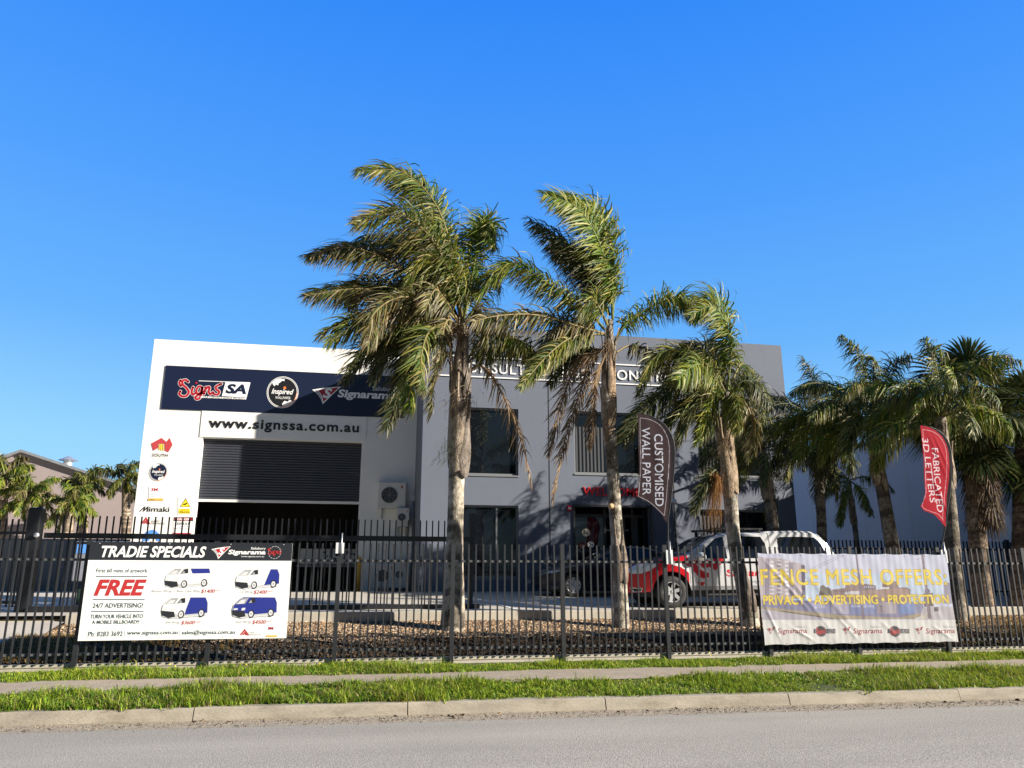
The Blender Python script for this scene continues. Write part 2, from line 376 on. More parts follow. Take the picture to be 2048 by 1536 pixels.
while x < 60:
    L = 2.45; x1 = x+L-0.012
    prof = [(0.0, -0.03), (0.0, 0.02), (0.035, 0.135), (0.055, 0.15), (0.19, 0.152), (0.20, -0.03)]
    jit = random.uniform(-0.006, 0.006); vs_ = []
    for xx in (x, x1):
        for dy, z in prof: vs_.append((xx, kerbY(xx)+dy+jit, z+jit*0.6))
    n = len(prof); fs_ = [(j, n+j, n+j+1, j+1) for j in range(n-1)] + [tuple(range(n)), tuple(range(n, 2*n))[::-1]]
    kb.add(vs_, fs_, M_kerb); x += L
tag(kb.build('kerb'), kind='structure')
# mulch bed rising to the car park's concrete edge, the car park slab and the side driveway
sheet('mulch_bed', [(13.02, 0.33), (13.6, 0.45), (14.6, 0.62), (15.83, 0.79)], [-9, -5.2, -3, 0, 3, 6, 9, 12, 16, 30], M_soil)
sheet('driveway', [(13.15, 0.36), (14.2, 0.55), (15.5, 0.80), (16.6, 0.925)], [-30, -16, -9, -5.2], M_slab)
sheet('car_park', [(15.9, 0.945), (17.5, 0.93), (19, 1.0), (24, 1.22), (27.2, 1.17), (60, 1.17)], [-60, -20, -8, -2, 4, 10, 14, 20, 60], M_slab)
ke = MB()
x = -5.2
while x < 24:
    ke.box((x, 15.8+random.uniform(-.01, .01), 0.5), (x+2.98, 15.98, 0.972+random.uniform(-.006, .006)), M_conc); x += 3.0
tag(ke.build('car_park_kerb', bevel=0.015), kind='structure')
pl = MB()
for i in range(14):
    pl.box((-9.2+2.0*i, 13.03, 0.25), (-9.2+2.0*i+1.992, 13.12, 0.375+random.uniform(-.006, .004)), M_conc)
tag(pl.build('plinth_kerb'), kind='structure')
bl = MB()
M_line = mat('line_paint', (0.75, 0.74, 0.70), 0.7, var=0.15, scale=12)
for X in (3.6, 6.2, 8.8, 11.4):
    vs_ = []
    for y, z in ((16.4, 0.945), (17.5, 0.936), (19, 1.005), (23.3, 1.193)):
        for d in (-0.05, 0.05): vs_.append((X+d-(y-16.4)*0.12, y, z+0.004))
    bl.add(vs_, [(2*i, 2*i+1, 2*i+3, 2*i+2) for i in range(3)], M_line)
tag(bl.build('parking_lines'), kind='structure')

# ------------------------------------------------------------------ buildings
def wall(mb, x0, x1, z0, z1, y, th, holes, m, reveal=0.12, mr=None):
    """a wall at y (front) with rectangular holes [(x0,x1,z0,z1)] and their reveals"""
    xs = sorted({x0, x1, *[h[0] for h in holes], *[h[1] for h in holes]}); zs = sorted({z0, z1, *[h[2] for h in holes], *[h[3] for h in holes]})
    for i in range(len(xs)-1):
        for j in range(len(zs)-1):
            cx = (xs[i]+xs[i+1])/2; cz = (zs[j]+zs[j+1])/2
            if any(h[0] < cx < h[1] and h[2] < cz < h[3] for h in holes): continue
            mb.add([(xs[i], y, zs[j]), (xs[i+1], y, zs[j]), (xs[i+1], y, zs[j+1]), (xs[i], y, zs[j+1])], [(0, 1, 2, 3)], m)
            mb.add([(xs[i], y+th, zs[j]), (xs[i+1], y+th, zs[j]), (xs[i+1], y+th, zs[j+1]), (xs[i], y+th, zs[j+1])], [(3, 2, 1, 0)], m)
    for a, b, c, d in holes:
        for q in ([(a,y,c),(a,y,d),(a,y+th,d),(a,y+th,c)], [(b,y,d),(b,y,c),(b,y+th,c),(b,y+th,d)],
                  [(a,y,d),(b,y,d),(b,y+th,d),(a,y+th,d)], [(b,y,c),(a,y,c),(a,y+th,c),(b,y+th,c)]):
            mb.add(q, [(3, 2, 1, 0)], mr or m)
    mb.add([(x0,y,z0),(x0,y,z1),(x0,y+th,z1),(x0,y+th,z0)], [(3, 2, 1, 0)], m)
    mb.add([(x1,y,z1),(x1,y,z0),(x1,y+th,z0),(x1,y+th,z1)], [(3, 2, 1, 0)], m)
    mb.add([(x0,y,z1),(x1,y,z1),(x1,y+th,z1),(x0,y+th,z1)], [(0, 1, 2, 3)], m)

# white warehouse
WX0, WX1, WY, WT = -7.26, 1.75, 27.0, 9.55
wh = thing('warehouse', 'white rendered warehouse with a half open roller door, left of the grey office', 'building', loc=(WX0, WY, 1.15))
def part(mb, name, root, bevel=0):
    o = mb.build(name, root, bevel); o.matrix_parent_inverse.identity()
    o.location = -root.location; return o
RD = (-5.38, -0.13, 0.9, 6.2)
mb = MB(); wall(mb, WX0, WX1, 0.9, WT, WY, 0.28, [RD], M_white)
mb.box((WX0, WY+0.283, 0.9), (WX0+0.25, 33, WT-0.3), M_white)
part(mb, 'wall', wh)
mb = MB(); mb.box((WX0+0.26, WY+0.284, WT-0.6), (WX1, 33, WT-0.45), M_galv); part(mb, 'roof', wh)
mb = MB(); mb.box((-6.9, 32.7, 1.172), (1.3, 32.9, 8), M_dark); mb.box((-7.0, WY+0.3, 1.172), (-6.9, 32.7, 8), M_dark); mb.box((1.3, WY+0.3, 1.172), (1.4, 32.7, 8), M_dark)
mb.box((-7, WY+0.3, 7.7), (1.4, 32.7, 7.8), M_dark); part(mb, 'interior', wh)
M_roll = mat('roller_steel', (0.040, 0.044, 0.058), 0.5, var=0.06)
n = 200; V = []; F = []
zt, zb_ = 6.3, 4.16; S = 24
for k in range(S*10+1):
    z = zb_+(zt-zb_)*k/(S*10); ph = (k % 10)/10.0
    y = WY+0.24 - 0.035*(1-abs(2*ph-1)**3)
    V += [(RD[0]-0.05, y, z), (RD[1]+0.05, y, z)]
for k in range(S*10): F.append((2*k, 2*k+1, 2*k+3, 2*k+2))
me = bpy.data.meshes.new('roller_door'); me.from_pydata(V, [], F); me.materials.append(M_roll); me.polygons.foreach_set('use_smooth', [True]*len(F))
rdo = link(bpy.data.objects.new('roller_door', me), wh); rdo.location = -wh.location; rdo['label'] = 'dark corrugated roller door drawn half up'
mb = MB(); mb.box((RD[0]-0.03, WY+0.2, 4.08), (RD[1]+0.03, WY+0.27, 4.165), mat('door_rail', (0.72, 0.71, 0.68), 0.5)); mb.build('bottom_rail', rdo)

# grey office block standing forward of it
GX0, GX1, GY, GT = 1.75, 14.40, 24.0, 9.67
of = thing('office_building', 'two storey grey office block with a dark entrance portal and tinted windows', 'building', loc=(GX0, GY, 1.2))
W1 = (3.0, 4.83, 4.78, 6.95); W1b = (3.0, 4.83, 1.62, 3.83); W2 = (6.69, 9.05, 4.9, 6.97); W3 = (11.0, 13.4, 4.93, 7.0); W3b = (10.92, 13.4, 1.62, 3.82); DP = (6.66, 9.19, 1.0, 3.84)
mb = MB(); wall(mb, GX0, GX1, 0.95, GT, GY, 0.22, [W1, W1b, W2, W3, W3b, DP], M_grey, mr=mat('reveal_grey', (0.13, 0.145, 0.18), 0.8))
mb.box((GX0, GY+0.222, 0.95), (GX0+0.2, 34, GT-0.003), mat('return_grey', (0.16, 0.165, 0.18), 0.8)); mb.box((GX1-0.2, GY+0.222, 0.95), (GX1, 34, GT-0.003), M_grey)
part(mb, 'wall', of)
mb = MB(); mb.box((GX0+0.21, GY+0.23, GT-0.7), (GX1-0.21, 34, GT-0.6), M_galv); part(mb, 'roof', of)
for X in (5.84, 10.06):
    mb = MB(); mb.box((X-0.018, GY-0.004, 1.0), (X+0.018, GY+0.05, GT+0.004), M_black); part(mb, 'panel_joint', of)
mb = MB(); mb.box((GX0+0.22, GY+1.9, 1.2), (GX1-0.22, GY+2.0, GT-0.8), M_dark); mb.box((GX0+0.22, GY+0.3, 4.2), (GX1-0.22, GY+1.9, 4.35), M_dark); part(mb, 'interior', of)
mb = MB()
mb.tube([(10.02, GY-0.04, 4.3), (10.02, GY-0.04, 2.0)], 0.025, M_black); part(mb, 'conduit', of)
M_blind = mat('blind_fabric', (0.065, 0.066, 0.07), 0.8)
def window(w, mull, blinds=None):
    a, b, c, d = w; y = GY+0.10
    mb = MB()
    for p, q in (((a, y, c), (a+.06, y+.08, d)), ((b-.06, y, c), (b, y+.08, d)), ((a+.061, y, d-.06), (b-.061, y+.08, d)), ((a+.061, y, c), (b-.061, y+.08, c+.06))): mb.box(p, q, M_alu)
    for X in mull: mb.box((X-.025, y+.003, c+.061), (X+.025, y+.075, d-.061), M_alu)
    f = part(mb, 'window', of)
    mb = MB(); mb.box((a-.02, GY-0.03, c-0.05), (b+.02, GY+0.13, c-0.002), M_alu); mb.build('sill', f)
    mb = MB(); mb.add([(a+.05, y+.04, c+.05), (b-.05, y+.04, c+.05), (b-.05, y+.04, d-.05), (a+.05, y+.04, d-.05)], [(0, 1, 2, 3)], M_glass); mb.build('pane', f)
    if blinds:
        mb = MB(); k = blinds[0]
        while k < blinds[1]:
            mb.box((k, y+.035, c+.08), (k+.06, y+.038, d-blinds[2]), M_blind); k += .125
        mb.build('blind', f)
window(W1, []); window(W1b, [4.15], None); window(W2, [7.9], (6.78, 7.75, 0.5)); window(W3, [12.2], (11.08, 12.1, 0.4)); window(W3b, [12.2], (11.0, 11.7, 0.2))
# entrance: deep dark portal, door on the left with round stickers
M_port = mat('portal_black', (0.020, 0.021, 0.024), 0.4)
mb = MB()
mb.box((DP[0]-0.06, GY-0.05, 1.0), (DP[0]-0.001, GY+0.5, DP[3]+0.06), M_port); mb.box((DP[1]+0.001, GY-0.05, 1.0), (DP[1]+0.06, GY+0.5, DP[3]+0.06), M_port); mb.box((DP[0], GY-0.05, DP[3]+0.001), (DP[1], GY+0.5, DP[3]+0.06), M_port)
po = part(mb, 'portal', of)
mb = MB(); y = GY+0.42
for a, b in ((DP[0]+.01, DP[0]+.08), (7.75, 7.83), (DP[1]-.5, DP[1]-.42), (DP[1]-.08, DP[1]-.01)): mb.box((a, y, 1.0), (b, y+.06, DP[3]-.01), M_port)
mb.box((DP[0]+.081, y+.003, DP[3]-.3), (DP[1]-.081, y+.057, DP[3]-.2), M_port); mb.build('frame', po)
mb = MB(); mb.box((6.75, GY+0.44, 1.15), (7.74, GY+0.45, DP[3]-.31), M_glass); dr = part(mb, 'door', of)
mb = MB(); mb.box((7.62, GY+0.40, 2.0), (7.65, GY+0.43, 2.6), M_galv); mb.build('handle', dr)
sh = Sheet(1080, 920, 6.4, GY+0.44)
M_stick = mat('sticker_beige', (0.62, 0.55, 0.45), 0.5)
decal('sticker', [(sh.ell(590, 930, 52), M_stick), (sh.stroke([(555, 920), (575, 905), (565, 945), (600, 925), (590, 950), (615, 930)], 7), M_blk)], GY+0.439, dr)
decal('sticker', [(sh.ell(535, 1085, 44), mat('sticker_maroon', (0.10, 0.03, 0.03), 0.5)), (sh.ring(535, 1085, 44, .12), mat('sticker_rose', (0.35, 0.1, 0.1), .5))], GY+0.439, dr)
decal('sticker', [(sh.ell(652, 1085, 42), M_wht), (sh.stroke([(625, 1075), (640, 1060), (645, 1090), (670, 1075), (680, 1090)], 9), M_blk)], GY+0.439, dr)
mb = MB()
for X in (7.95, 8.5): mb.box((X, GY+1.1, 3.15), (X+.35, GY+1.2, 3.2), mat('lamp_tube', (0.8, 0.8, 0.75), 0.4))
part(mb, 'ceiling_lamp', of)
mb = MB()
for X in (8.35, 8.8): mb.box((X, GY+0.7, 1.2), (X+.22, GY+0.72, 3.6), mat('curtain_grey', (0.12, 0.12, 0.12), 0.8))
part(mb, 'curtain', of)
mb = MB(); mb.lathe([(0, 0.05), (0.03, 0.09), (0.09, 0.09), (0.13, 0.05), (0.14, 0.0)], (9.98, GY-0.10, 4.05), (0, -1, 0), M_wht, 16); mb.box((9.95, GY-0.1, 4.0), (10.0, GY-0.001, 4.1), M_black)
sc_ = mb.build('security_camera'); tag(sc_, 'small white dome security camera on the grey wall right of the entrance', 'security camera')
mb = MB(); mb.box((6.42, GY-0.06, 3.68), (6.55, GY-0.001, 3.86), M_red); mb.box((6.44, GY-0.07, 3.74), (6.53, GY-0.061, 3.8), M_lgr)
tag(mb.build('alarm_box'), 'small red alarm box on the grey wall at the corner of the entrance', 'alarm box')
mb = MB(); mb.tube([(1.68, WY-0.06, 1.2), (1.68, WY-0.06, 4.2)], 0.045, M_off, 10); mb.box((1.62, WY-0.12, 4.2), (1.75, WY-0.001, 4.4), M_off)
tag(mb.build('drainpipe'), 'white drainpipe in the corner between the white wall and grey block', 'drainpipe')
# air conditioners
M_ac = mat('aircon_cream', (0.66, 0.65, 0.60), 0.5, var=0.04)
def aircon(label, c, w, h, d, bracket):
    t = thing('air_conditioner', label, 'air conditioner', 'air conditioner units outside', loc=c)
    mb = MB(); mb.box((0, -d, 0), (w, 0, h), M_ac); cs = mb.build('casing', t, 0.015)
    mb = MB(); r = min(h*.42, w*.3); cx = w*.40
    mb.lathe([(0, r), (0.012, r), (0.012, r*.93)], (cx, -d-.001, h*.5), (0, -1, 0), M_gry, 28)
    mb.lathe([(0.004, r*.93), (0.004, 0.001)], (cx, -d-.001, h*.5), (0, -1, 0), M_chr, 28)
    for k in range(5): mb.lathe([(0.012, r*(.18+.15*k)), (0.014, r*(.2+.15*k))], (cx, -d-.001, h*.5), (0, -1, 0), M_gry, 28)
    for k in range(8): mb.bar((cx, -d-.014, h*.5), (cx+r*.93*cos(k*pi/4), -d-.014, h*.5+r*.93*sin(k*pi/4)), .008, .006, M_gry)
    mb.build('fan_grille', t)
    mb = MB(); mb.box((w*.82, -d-.004, h*.78), (w*.88, -d-.001, h*.88), M_vreda); mb.build('badge', t)
    mb = MB()
    for X in (w*.15, w*.8):
        if bracket: mb.box((X, -d*.9, -.04), (X+.04, 0, -.001), M_gry); mb.box((X, -.04, -.35), (X+.04, 0, -.041), M_gry)
        else: mb.box((X, -d, -.1), (X+.08, 0, -.001), M_blk)
    mb.build('bracket', t)
    return t
aircon('large cream air conditioner bracketed high on the white wall', (0.50, WY-0.02, 3.92), 0.93, 0.87, 0.36, True)
aircon('small cream air conditioner tucked below the large one beside the drainpipe', (1.14, WY-0.02, 3.30), 0.42, 0.62, 0.5, True)
aircon('cream air conditioner on the ground right of the yellow bollard', (0.48, WY-0.15, 1.30), 0.66, 0.78, 0.36, False)
aircon('tall cream air conditioner on the ground against the grey block corner', (1.12, WY-0.35, 1.30), 0.40, 0.86, 0.36, False)
mb = MB(); mb.tube([(-0.04, 26.55, 1.16), (-0.04, 26.55, 2.26), (-0.04, 26.55, 2.3)], [0.085, 0.085, 0.06], mat('bollard_yellow', (0.62, 0.36, 0.05), 0.5, var=0.1), 14)
tag(mb.build('bollard'), 'yellow steel bollard guarding the right side of the roller door', 'bollard')
# work bench inside the warehouse
t = thing('workbench', 'workbench with printed white sheets just inside the open roller door', 'workbench', loc=(-2.3, 30, 1.172))
mb = MB(); mb.box((0, 0, .85), (2.6, .9, .92), M_gry); mb.build('table_top', t)
for X in (.05, 2.45):
    mb = MB(); mb.box((X, .05, 0), (X+.1, .85, .849), M_black); mb.build('leg', t)
mb = MB(); mb.box((.1, -.02, .95), (2.3, .6, 1.5), M_lgr)
for k in range(14): mb.lathe([(0, random.uniform(.03, .09)), (.004, 0.001)], (random.uniform(.2, 2.2), -.022, random.uniform(1.02, 1.42)), (0, -1, 0), M_blk, 7)
mb.build('printed_roll', t)
mb = MB(); mb.box((2.31, .1, .921), (2.5, .5, 1.3), M_gold); mb.build('carton', t)

# ------------------------------------------------------------------ signs on the walls
sg = Sheet(310, 720, 3.938, WY-0.035)
t = thing('fascia_sign', 'wide navy sign board with red script and white lettering across the white wall', 'sign', loc=(0, 0, 0))
mb = MB(); mb.box((-6.79, WY-0.035, 7.12), (1.29, WY-0.001, 8.63), M_navy); mb.build('board', t)
L = []
L += [(sg.stroke(q, 24), M_wht) for q in SCRIPT] + [(sg.stroke(q, 18), M_red) for q in SCRIPT] + [(sg.ell(327, 181, 9), M_red)]
L += [(sg.poly([(345, 162), (750, 176), (750, 180), (345, 167)]), M_wht), (sg.poly([(556, 174), (752, 180), (722, 296), (527, 284)]), M_wht),
      (sg.poly([(366, 284), (722, 298), (716, 312), (358, 298)]), M_wht), (sg.text('SA', 555, 190, 722, 268, bold=.05, shear=.2), M_navy),
      (sg.text('YOUR CORPORATE SIGNAGE SPECIALISTS', 372, 289, 708, 306, bold=.01), M_blk)]
def round_logo(S, cx, cy, r, word, ringc=M_wht, base=M_blk):
    k = r/125.0; q = lambda L_: [(cx+(x-1005)*k, cy+(y-255)*k) for x, y in L_]
    out = [(S.ell(cx, cy, r), base), (S.ring(cx, cy, r*1.0, .035), ringc), (S.ring(cx, cy, r*.93, .035), ringc)]
    out += [(S.poly(q([(925, 180), (945, 155), (990, 148), (1022, 152), (1020, 166), (1000, 163), (990, 175), (975, 182), (970, 200), (950, 192), (942, 208), (930, 195)])), ringc),
            (S.poly(q([(1000, 348), (1020, 322), (1045, 330), (1060, 315), (1085, 325), (1072, 345), (1045, 362), (1005, 362)])), ringc)]
    x0, y0 = q([(918, 228)])[0]; x1, y1 = q([(1092, 282)])[0]
    out += [(S.text('Inspired', x0, y0, x1, y1, bold=.02, shear=.3), M_wht), (S.ell(*q([(1022, 220)])[0], 11*k), M_org)]
    x0, y0 = q([(948, 288)])[0]; x1, y1 = q([(1068, 308)])[0]
    out += [(S.text(word, x0, y0, x1, y1), M_wht), (S.ring(cx, cy, r*.96, .09, -pi*.5, -.02), M_org), (S.ring(cx, cy, r*.93, .03, -pi*.5, 0), M_wht)]
    return out
L += round_logo(sg, 1005, 255, 125, 'WALLPAPER')
x0, x1, z0, z1 = sg.box(1235, 205, 1462, 350); L += tri_logo(x0, x1, z0, z1, M_wht, M_red, M_gry)
L += [(sg.text('Signarama', 1438, 240, 1888, 322, bold=.035, shear=.15), M_wht), (sg.text('Salisbury', 1712, 210, 1890, 256), M_off)]
decal('lettering', L, WY-0.0365, t)
t = thing('web_address_sign', 'white panel with black web address lettering above the roller door', 'sign')
mb = MB(); mb.box((-5.49, WY-0.025, 6.215), (0.0, WY-0.002, 7.108), M_white); mb.build('board', t, 0.005)
decal('lettering', [(sg.text('www.signssa.com.au', 422, 478, 1607, 575, bold=.022, space=1.12), M_blk)], WY-0.0255, t, extrude=0.02)
ls = Sheet(250, 850, 5.91, WY-0.012)
def wallsign(name, label, shapes, board=None):
    o = decal(name, ([(ls.rect(*board[:4]), board[4])] if board else []) + shapes, WY-0.012, None); return tag(o, label, 'sign')
wallsign('emblem_sign', 'red map shaped emblem, topmost of the small signs on the white wall', [
    (ls.poly([(308, 218), (430, 152), (492, 200), (528, 152), (562, 236), (512, 322), (470, 302), (470, 222), (392, 222), (390, 272), (334, 306)]), M_pink),
    (ls.poly([(392, 300), (404, 222), (418, 222), (418, 290)]), M_gold), (ls.rect(422, 226, 440, 300), M_yel), (ls.rect(448, 226, 460, 304), M_gold),
    (ls.text('SOUTH', 322, 338, 508, 374, bold=.01), M_blk), (ls.text('AUSTRALIA', 325, 385, 500, 402), M_lgr)])
wallsign('round_sign', 'round black and white sign with script on the white wall below the red emblem', round_logo(ls, 395, 555, 108, 'WALL DESIGN', M_wht, M_navy))
wallsign('certificate_sign', 'white sheet with red characters and a gold strip below the round sign', [(ls.text('3M', 308, 745, 388, 782, bold=.04), M_red),
    (ls.text('Select', 300, 815, 345, 828), M_gry), (ls.text('Graphics Provider', 298, 836, 440, 850), M_gry), (ls.rect(272, 866, 452, 894), M_gold), (ls.text('Select', 292, 872, 350, 888), M_blk)], (280, 725, 470, 895, M_wht))
wallsign('lettering_sign', 'black lowercase lettering fixed to the white wall below the white sheet', [(ls.text('ımaĸı'.replace('ı', 'i').replace('ĸ', 'k'), 286, 965, 526, 1026, bold=.01), M_blk),
    (ls.stroke([(178, 1018), (236, 966)], 11), M_blk), (ls.stroke([(236, 966), (222, 1018)], 11), M_blk), (ls.stroke([(222, 1018), (274, 966)], 11), M_blk), (ls.stroke([(274, 966), (268, 1022)], 11), M_blk)])
AV = [[(195, 1165), (250, 1085), (300, 1170), (282, 1170), (249, 1112), (214, 1165)], [(222, 1165), (250, 1122), (274, 1170), (262, 1170), (249, 1146), (238, 1167)]]
wallsign('triangle_sign', 'red striped triangle logo with small black lettering low on the white wall', [(ls.poly(q), M_vreda) for q in AV] +
    [(ls.text('AVERY', 308, 1125, 412, 1148), M_blk), (ls.text('DENNISON', 308, 1152, 470, 1174), M_blk)])
wallsign('camera_warning_sign', 'white sign with a yellow warning triangle left of the roller door', [(ls.poly([(645, 970), (718, 862), (774, 970)]), M_blk), (ls.poly([(658, 964), (718, 876), (764, 964)]), M_yel),
    (ls.poly([(680, 938), (735, 918), (738, 930), (712, 946), (690, 944)]), M_blk), (ls.rect(634, 990, 770, 1048), M_yel), (ls.text('CCTV IN', 662, 996, 746, 1012), M_blk), (ls.text('OPERATION', 638, 1020, 764, 1042), M_blk)], (620, 848, 800, 1062, M_wht))
wallsign('danger_sign', 'white danger notice with a red oval heading, below the yellow triangle sign', [(ls.rect(578, 1090, 806, 1136), M_blk), (ls.ell(692, 1113, 108, 20), M_red), (ls.text('DANGER', 620, 1100, 768, 1127, bold=.03), M_wht),
    (ls.text('KEEP OUT', 592, 1152, 778, 1180), M_blk), (ls.text('AUTHORISED', 642, 1192, 756, 1206), M_gry), (ls.text('PERSONNEL ONLY', 582, 1218, 766, 1234), M_gry), (ls.rect(562, 1276, 780, 1296), M_red)], (572, 1088, 806, 1330, M_wht))
wallsign('blue_logo_sign', 'bright blue arched logo at the foot of the white wall behind the gate', [(ls.poly([(205, 1370), (215, 1310), (250, 1262), (285, 1255), (295, 1240), (345, 1238), (372, 1256), (405, 1285), (415, 1370), (372, 1370), (360, 1330), (300, 1330), (285, 1370)]), M_sky)])
# raised letters on the grey block
def letters(name, label, shapes, Y, ex): return tag(decal(name, shapes, Y, None, extrude=ex), label, 'sign')
gs = Sheet(850, 640, 7.314, GY-0.03)
g1 = Sheet(1120, 680, 6.827, GY-0.03)
def zz(px, py): return at(px, py, GY-0.03)[2]
L = []
L.append((text('CONSULT', at(913, 735, GY)[0], at(1050, 735, GY)[0], 8.10, 8.45, bold=.006, space=1.1), M_wht))
L.append((text('DESIGN', at(1082, 735, GY)[0], at(1180, 740, GY)[0], 8.10, 8.45, bold=.006, space=1.1), M_wht))
L.append((text('CONSTRUCT', at(1213, 750, GY)[0], at(1383, 750, GY)[0], 8.10, 8.45, bold=.006, space=1.1), M_wht))
L.append((rect(2.2, 12.6, 8.615, 8.655), M_wht)); L.append((rect(2.2, 12.6, 7.945, 7.985), M_wht))
letters('raised_lettering', 'row of raised white capitals between two white lines high on the grey block', L, GY-0.003, 0.03)
letters('welcome_lettering', 'raised red capitals above the dark entrance', [(text('WELCOME', at(1166, 985, GY)[0], at(1280, 985, GY)[0], 4.19, 4.47, bold=.008, space=1.05), mat('letter_red', (.72, .016, .026), .4))], GY-0.003, 0.04)

# ------------------------------------------------------------------ board on the fence
TY = 12.90
tb = thing('advertising_board', 'white offer board with a black header and four printed vans on the fence', 'sign')
mb = MB(); mb.box((-4.03, TY, 0.71), (-1.065, TY+0.02, 2.145), M_wht); mb.build('board', tb)
bs = Sheet(140, 1070, 4.452, TY)
L = [(rect(-4.03, -1.065, 1.872, 2.145), M_chr)]
L += [(bs.text('TRADIE SPECIALS', 278, 98, 1212, 200, bold=.03, shear=.22), M_wht)]
x0, x1, z0, z1 = bs.box(1255, 100, 1428, 214); L += tri_logo(x0, x1, z0, z1, M_wht, M_red, M_gry)
L += [(bs.text('Signarama', 1408, 132, 1742, 184, bold=.035, shear=.15), M_wht), (bs.text('Salisbury', 1612, 108, 1742, 136, bold=.01), M_wht), (bs.text('www.signssa.com.au', 1522, 184, 1728, 202), M_wht)]
L += [(bs.ring(1823, 156, 56, .06, a, a+.3), M_lgr) for a in np.arange(0, 2*pi, .45)]
L += [(bs.stroke([(1823+(x-355)*.36, 150+(y-230)*.40) for x, y in q], 7), M_vreda) for q in SCRIPT]
L += [(bs.text('First 60 mins of artwork', 236, 298, 692, 334, bold=.004), M_teal), (bs.text('FREE', 220, 396, 678, 540, bold=.035, shear=.25), M_vreda)]
for a, b, c, d in ((232, 366, 690, 373), (204, 571, 666, 578), (190, 676, 656, 683)): L.append((bs.rect(a, b, c, d), M_teal))
L += [(bs.text('24/7 ADVERTISING!', 204, 606, 650, 648, bold=.01), M_teal), (bs.text('TURN YOUR VEHICLE INTO', 184, 706, 650, 742, bold=.01), M_teal), (bs.text('A MOBILE BILLBOARD!!', 198, 758, 618, 790, bold=.01), M_teal)]
L += [(bs.text('Ph: 8283 3692', 164, 858, 470, 902, bold=.006), M_teal), (bs.rect(488, 852, 491, 900), M_gry), (bs.text('www.signssa.com.au', 510, 852, 960, 896, bold=.006), M_teal), (bs.rect(978, 850, 981, 896), M_gry),
      (bs.text('sales@signssa.com.au', 998, 846, 1470, 892, bold=.006), M_teal)]
L += [(bs.poly([(1512+(x-195)*.82, 835+(y-1085)*.68) for x, y in q]), M_vreda) for q in AV]
L += [(bs.text('AVERY', 1588, 860, 1658, 874), M_gry), (bs.text('DENNISON', 1588, 878, 1700, 894), M_gry), (bs.text('3M', 1764, 818, 1812, 842, bold=.04), M_red), (bs.text('Select', 1756, 856, 1786, 864), M_lgr), (bs.text('Platinum Provider', 1756, 868, 1840, 880), M_lgr), (bs.rect(1746, 892, 1846, 908), M_gold)]
for s1, a, b, c, d, s2, e, f in (('Recess Wrap + Rear One Way', 728, 486, 1162, 516, '$1400', 1170, 1292), ('1/2 Wrap', 1512, 494, 1632, 524, '$2400', 1638, 1756), ('3/4 Wrap', 852, 766, 980, 796, '$3600', 994, 1114), ('Full Wrap', 1482, 760, 1616, 792, '$4500', 1626, 1746)):
    L += [(bs.text(s1, a, b, c, d, shear=.2), M_gry), (bs.text(s2, e, b-4, f, d+4, shear=.2), M_vreda), (bs.text('+GST*', f+4, b, f+58, b+14, shear=.2), M_pink)]
M_vshade = mat('van_print_grey', (0.50, 0.51, 0.52), .4); M_vbody = mat('van_print_white', (0.78, 0.78, 0.77), .4)
def van(x0, y0, x1, y1, kind):
    q = lambda P: bs.poly([(x0+(x1-x0)*u, y1-(y1-y0)*v) for u, v in P]); w = x1-x0; h = y1-y0
    bodyc = M_blue if kind == 4 else M_vbody
    o = [(q([(.0, .08), (.2, -.03), (.75, .08), (.98, .12), (.9, .2), (.1, .16)]), M_lgr)]
    o += [(q([(0, .38), (.03, .6), (.18, .9), (.24, .99), (.95, .98), (1, .72), (.99, .24), (.88, .16), (.5, .1), (.3, .02), (.04, .1)]), M_vshade),
          (q([(.01, .38), (.04, .6), (.19, .9), (.25, .98), (.945, .97), (.985, .72), (.978, .26), (.5, .16), (.3, .2), (.02, .3)]), bodyc)]
    blue = {1: [(.56, .95), (.97, .95), (.985, .72), (.6, .70)], 2: [(.79, .97), (.945, .97), (.985, .72), (.978, .26), (.64, .17)], 3: [(.62, .97), (.945, .97), (.985, .72), (.978, .26), (.49, .16), (.52, .4)]}.get(kind)
    if blue: o.append((q(blue), M_blue))
    o += [(q([(.07, .64), (.22, .93), (.37, .95), (.28, .66)]), M_gry), (q([(.1, .66), (.2, .84), (.3, .86), (.25, .68)]), M_lgr), (q([(.33, .68), (.42, .92), (.51, .95), (.51, .72)]), M_chr), (q([(.36, .70), (.42, .86), (.44, .72)]), M_gry),
          (q([(.0, .35), (.27, .3), (.29, .06), (.15, .0), (.01, .13)]), M_chr), (q([(.03, .44), (.12, .46), (.12, .38), (.03, .36)]), M_lgr), (q([(.21, .46), (.29, .48), (.28, .36), (.20, .34)]), M_lgr)]
    for u, v in ((.42, .18), (.855, .24)):
        o += [(bs.ell(x0+w*u, y1-h*v, w*.068, h*.19), M_blk), (bs.ell(x0+w*u-2, y1-h*v, w*.046, h*.135), M_lgr), (bs.ell(x0+w*u-2, y1-h*v, w*.018, h*.05), M_gry)]
    return o
for a in ((845, 290, 1255, 468, 1), (1474, 300, 1870, 478, 2), (816, 550, 1232, 740, 3), (1446, 550, 1848, 736, 4)): L += van(*a)
decal('lettering', L, TY-0.001, tb, step=0.0012)
mb = MB()
for X in (-3.9, -2.9, -2.0, -1.2):
    for Z in (2.12, 0.74): mb.tube([(X, TY-0.004, Z), (X, TY+.06, Z)], 0.008, M_galv, 8)
mb.build('bolt', tb)

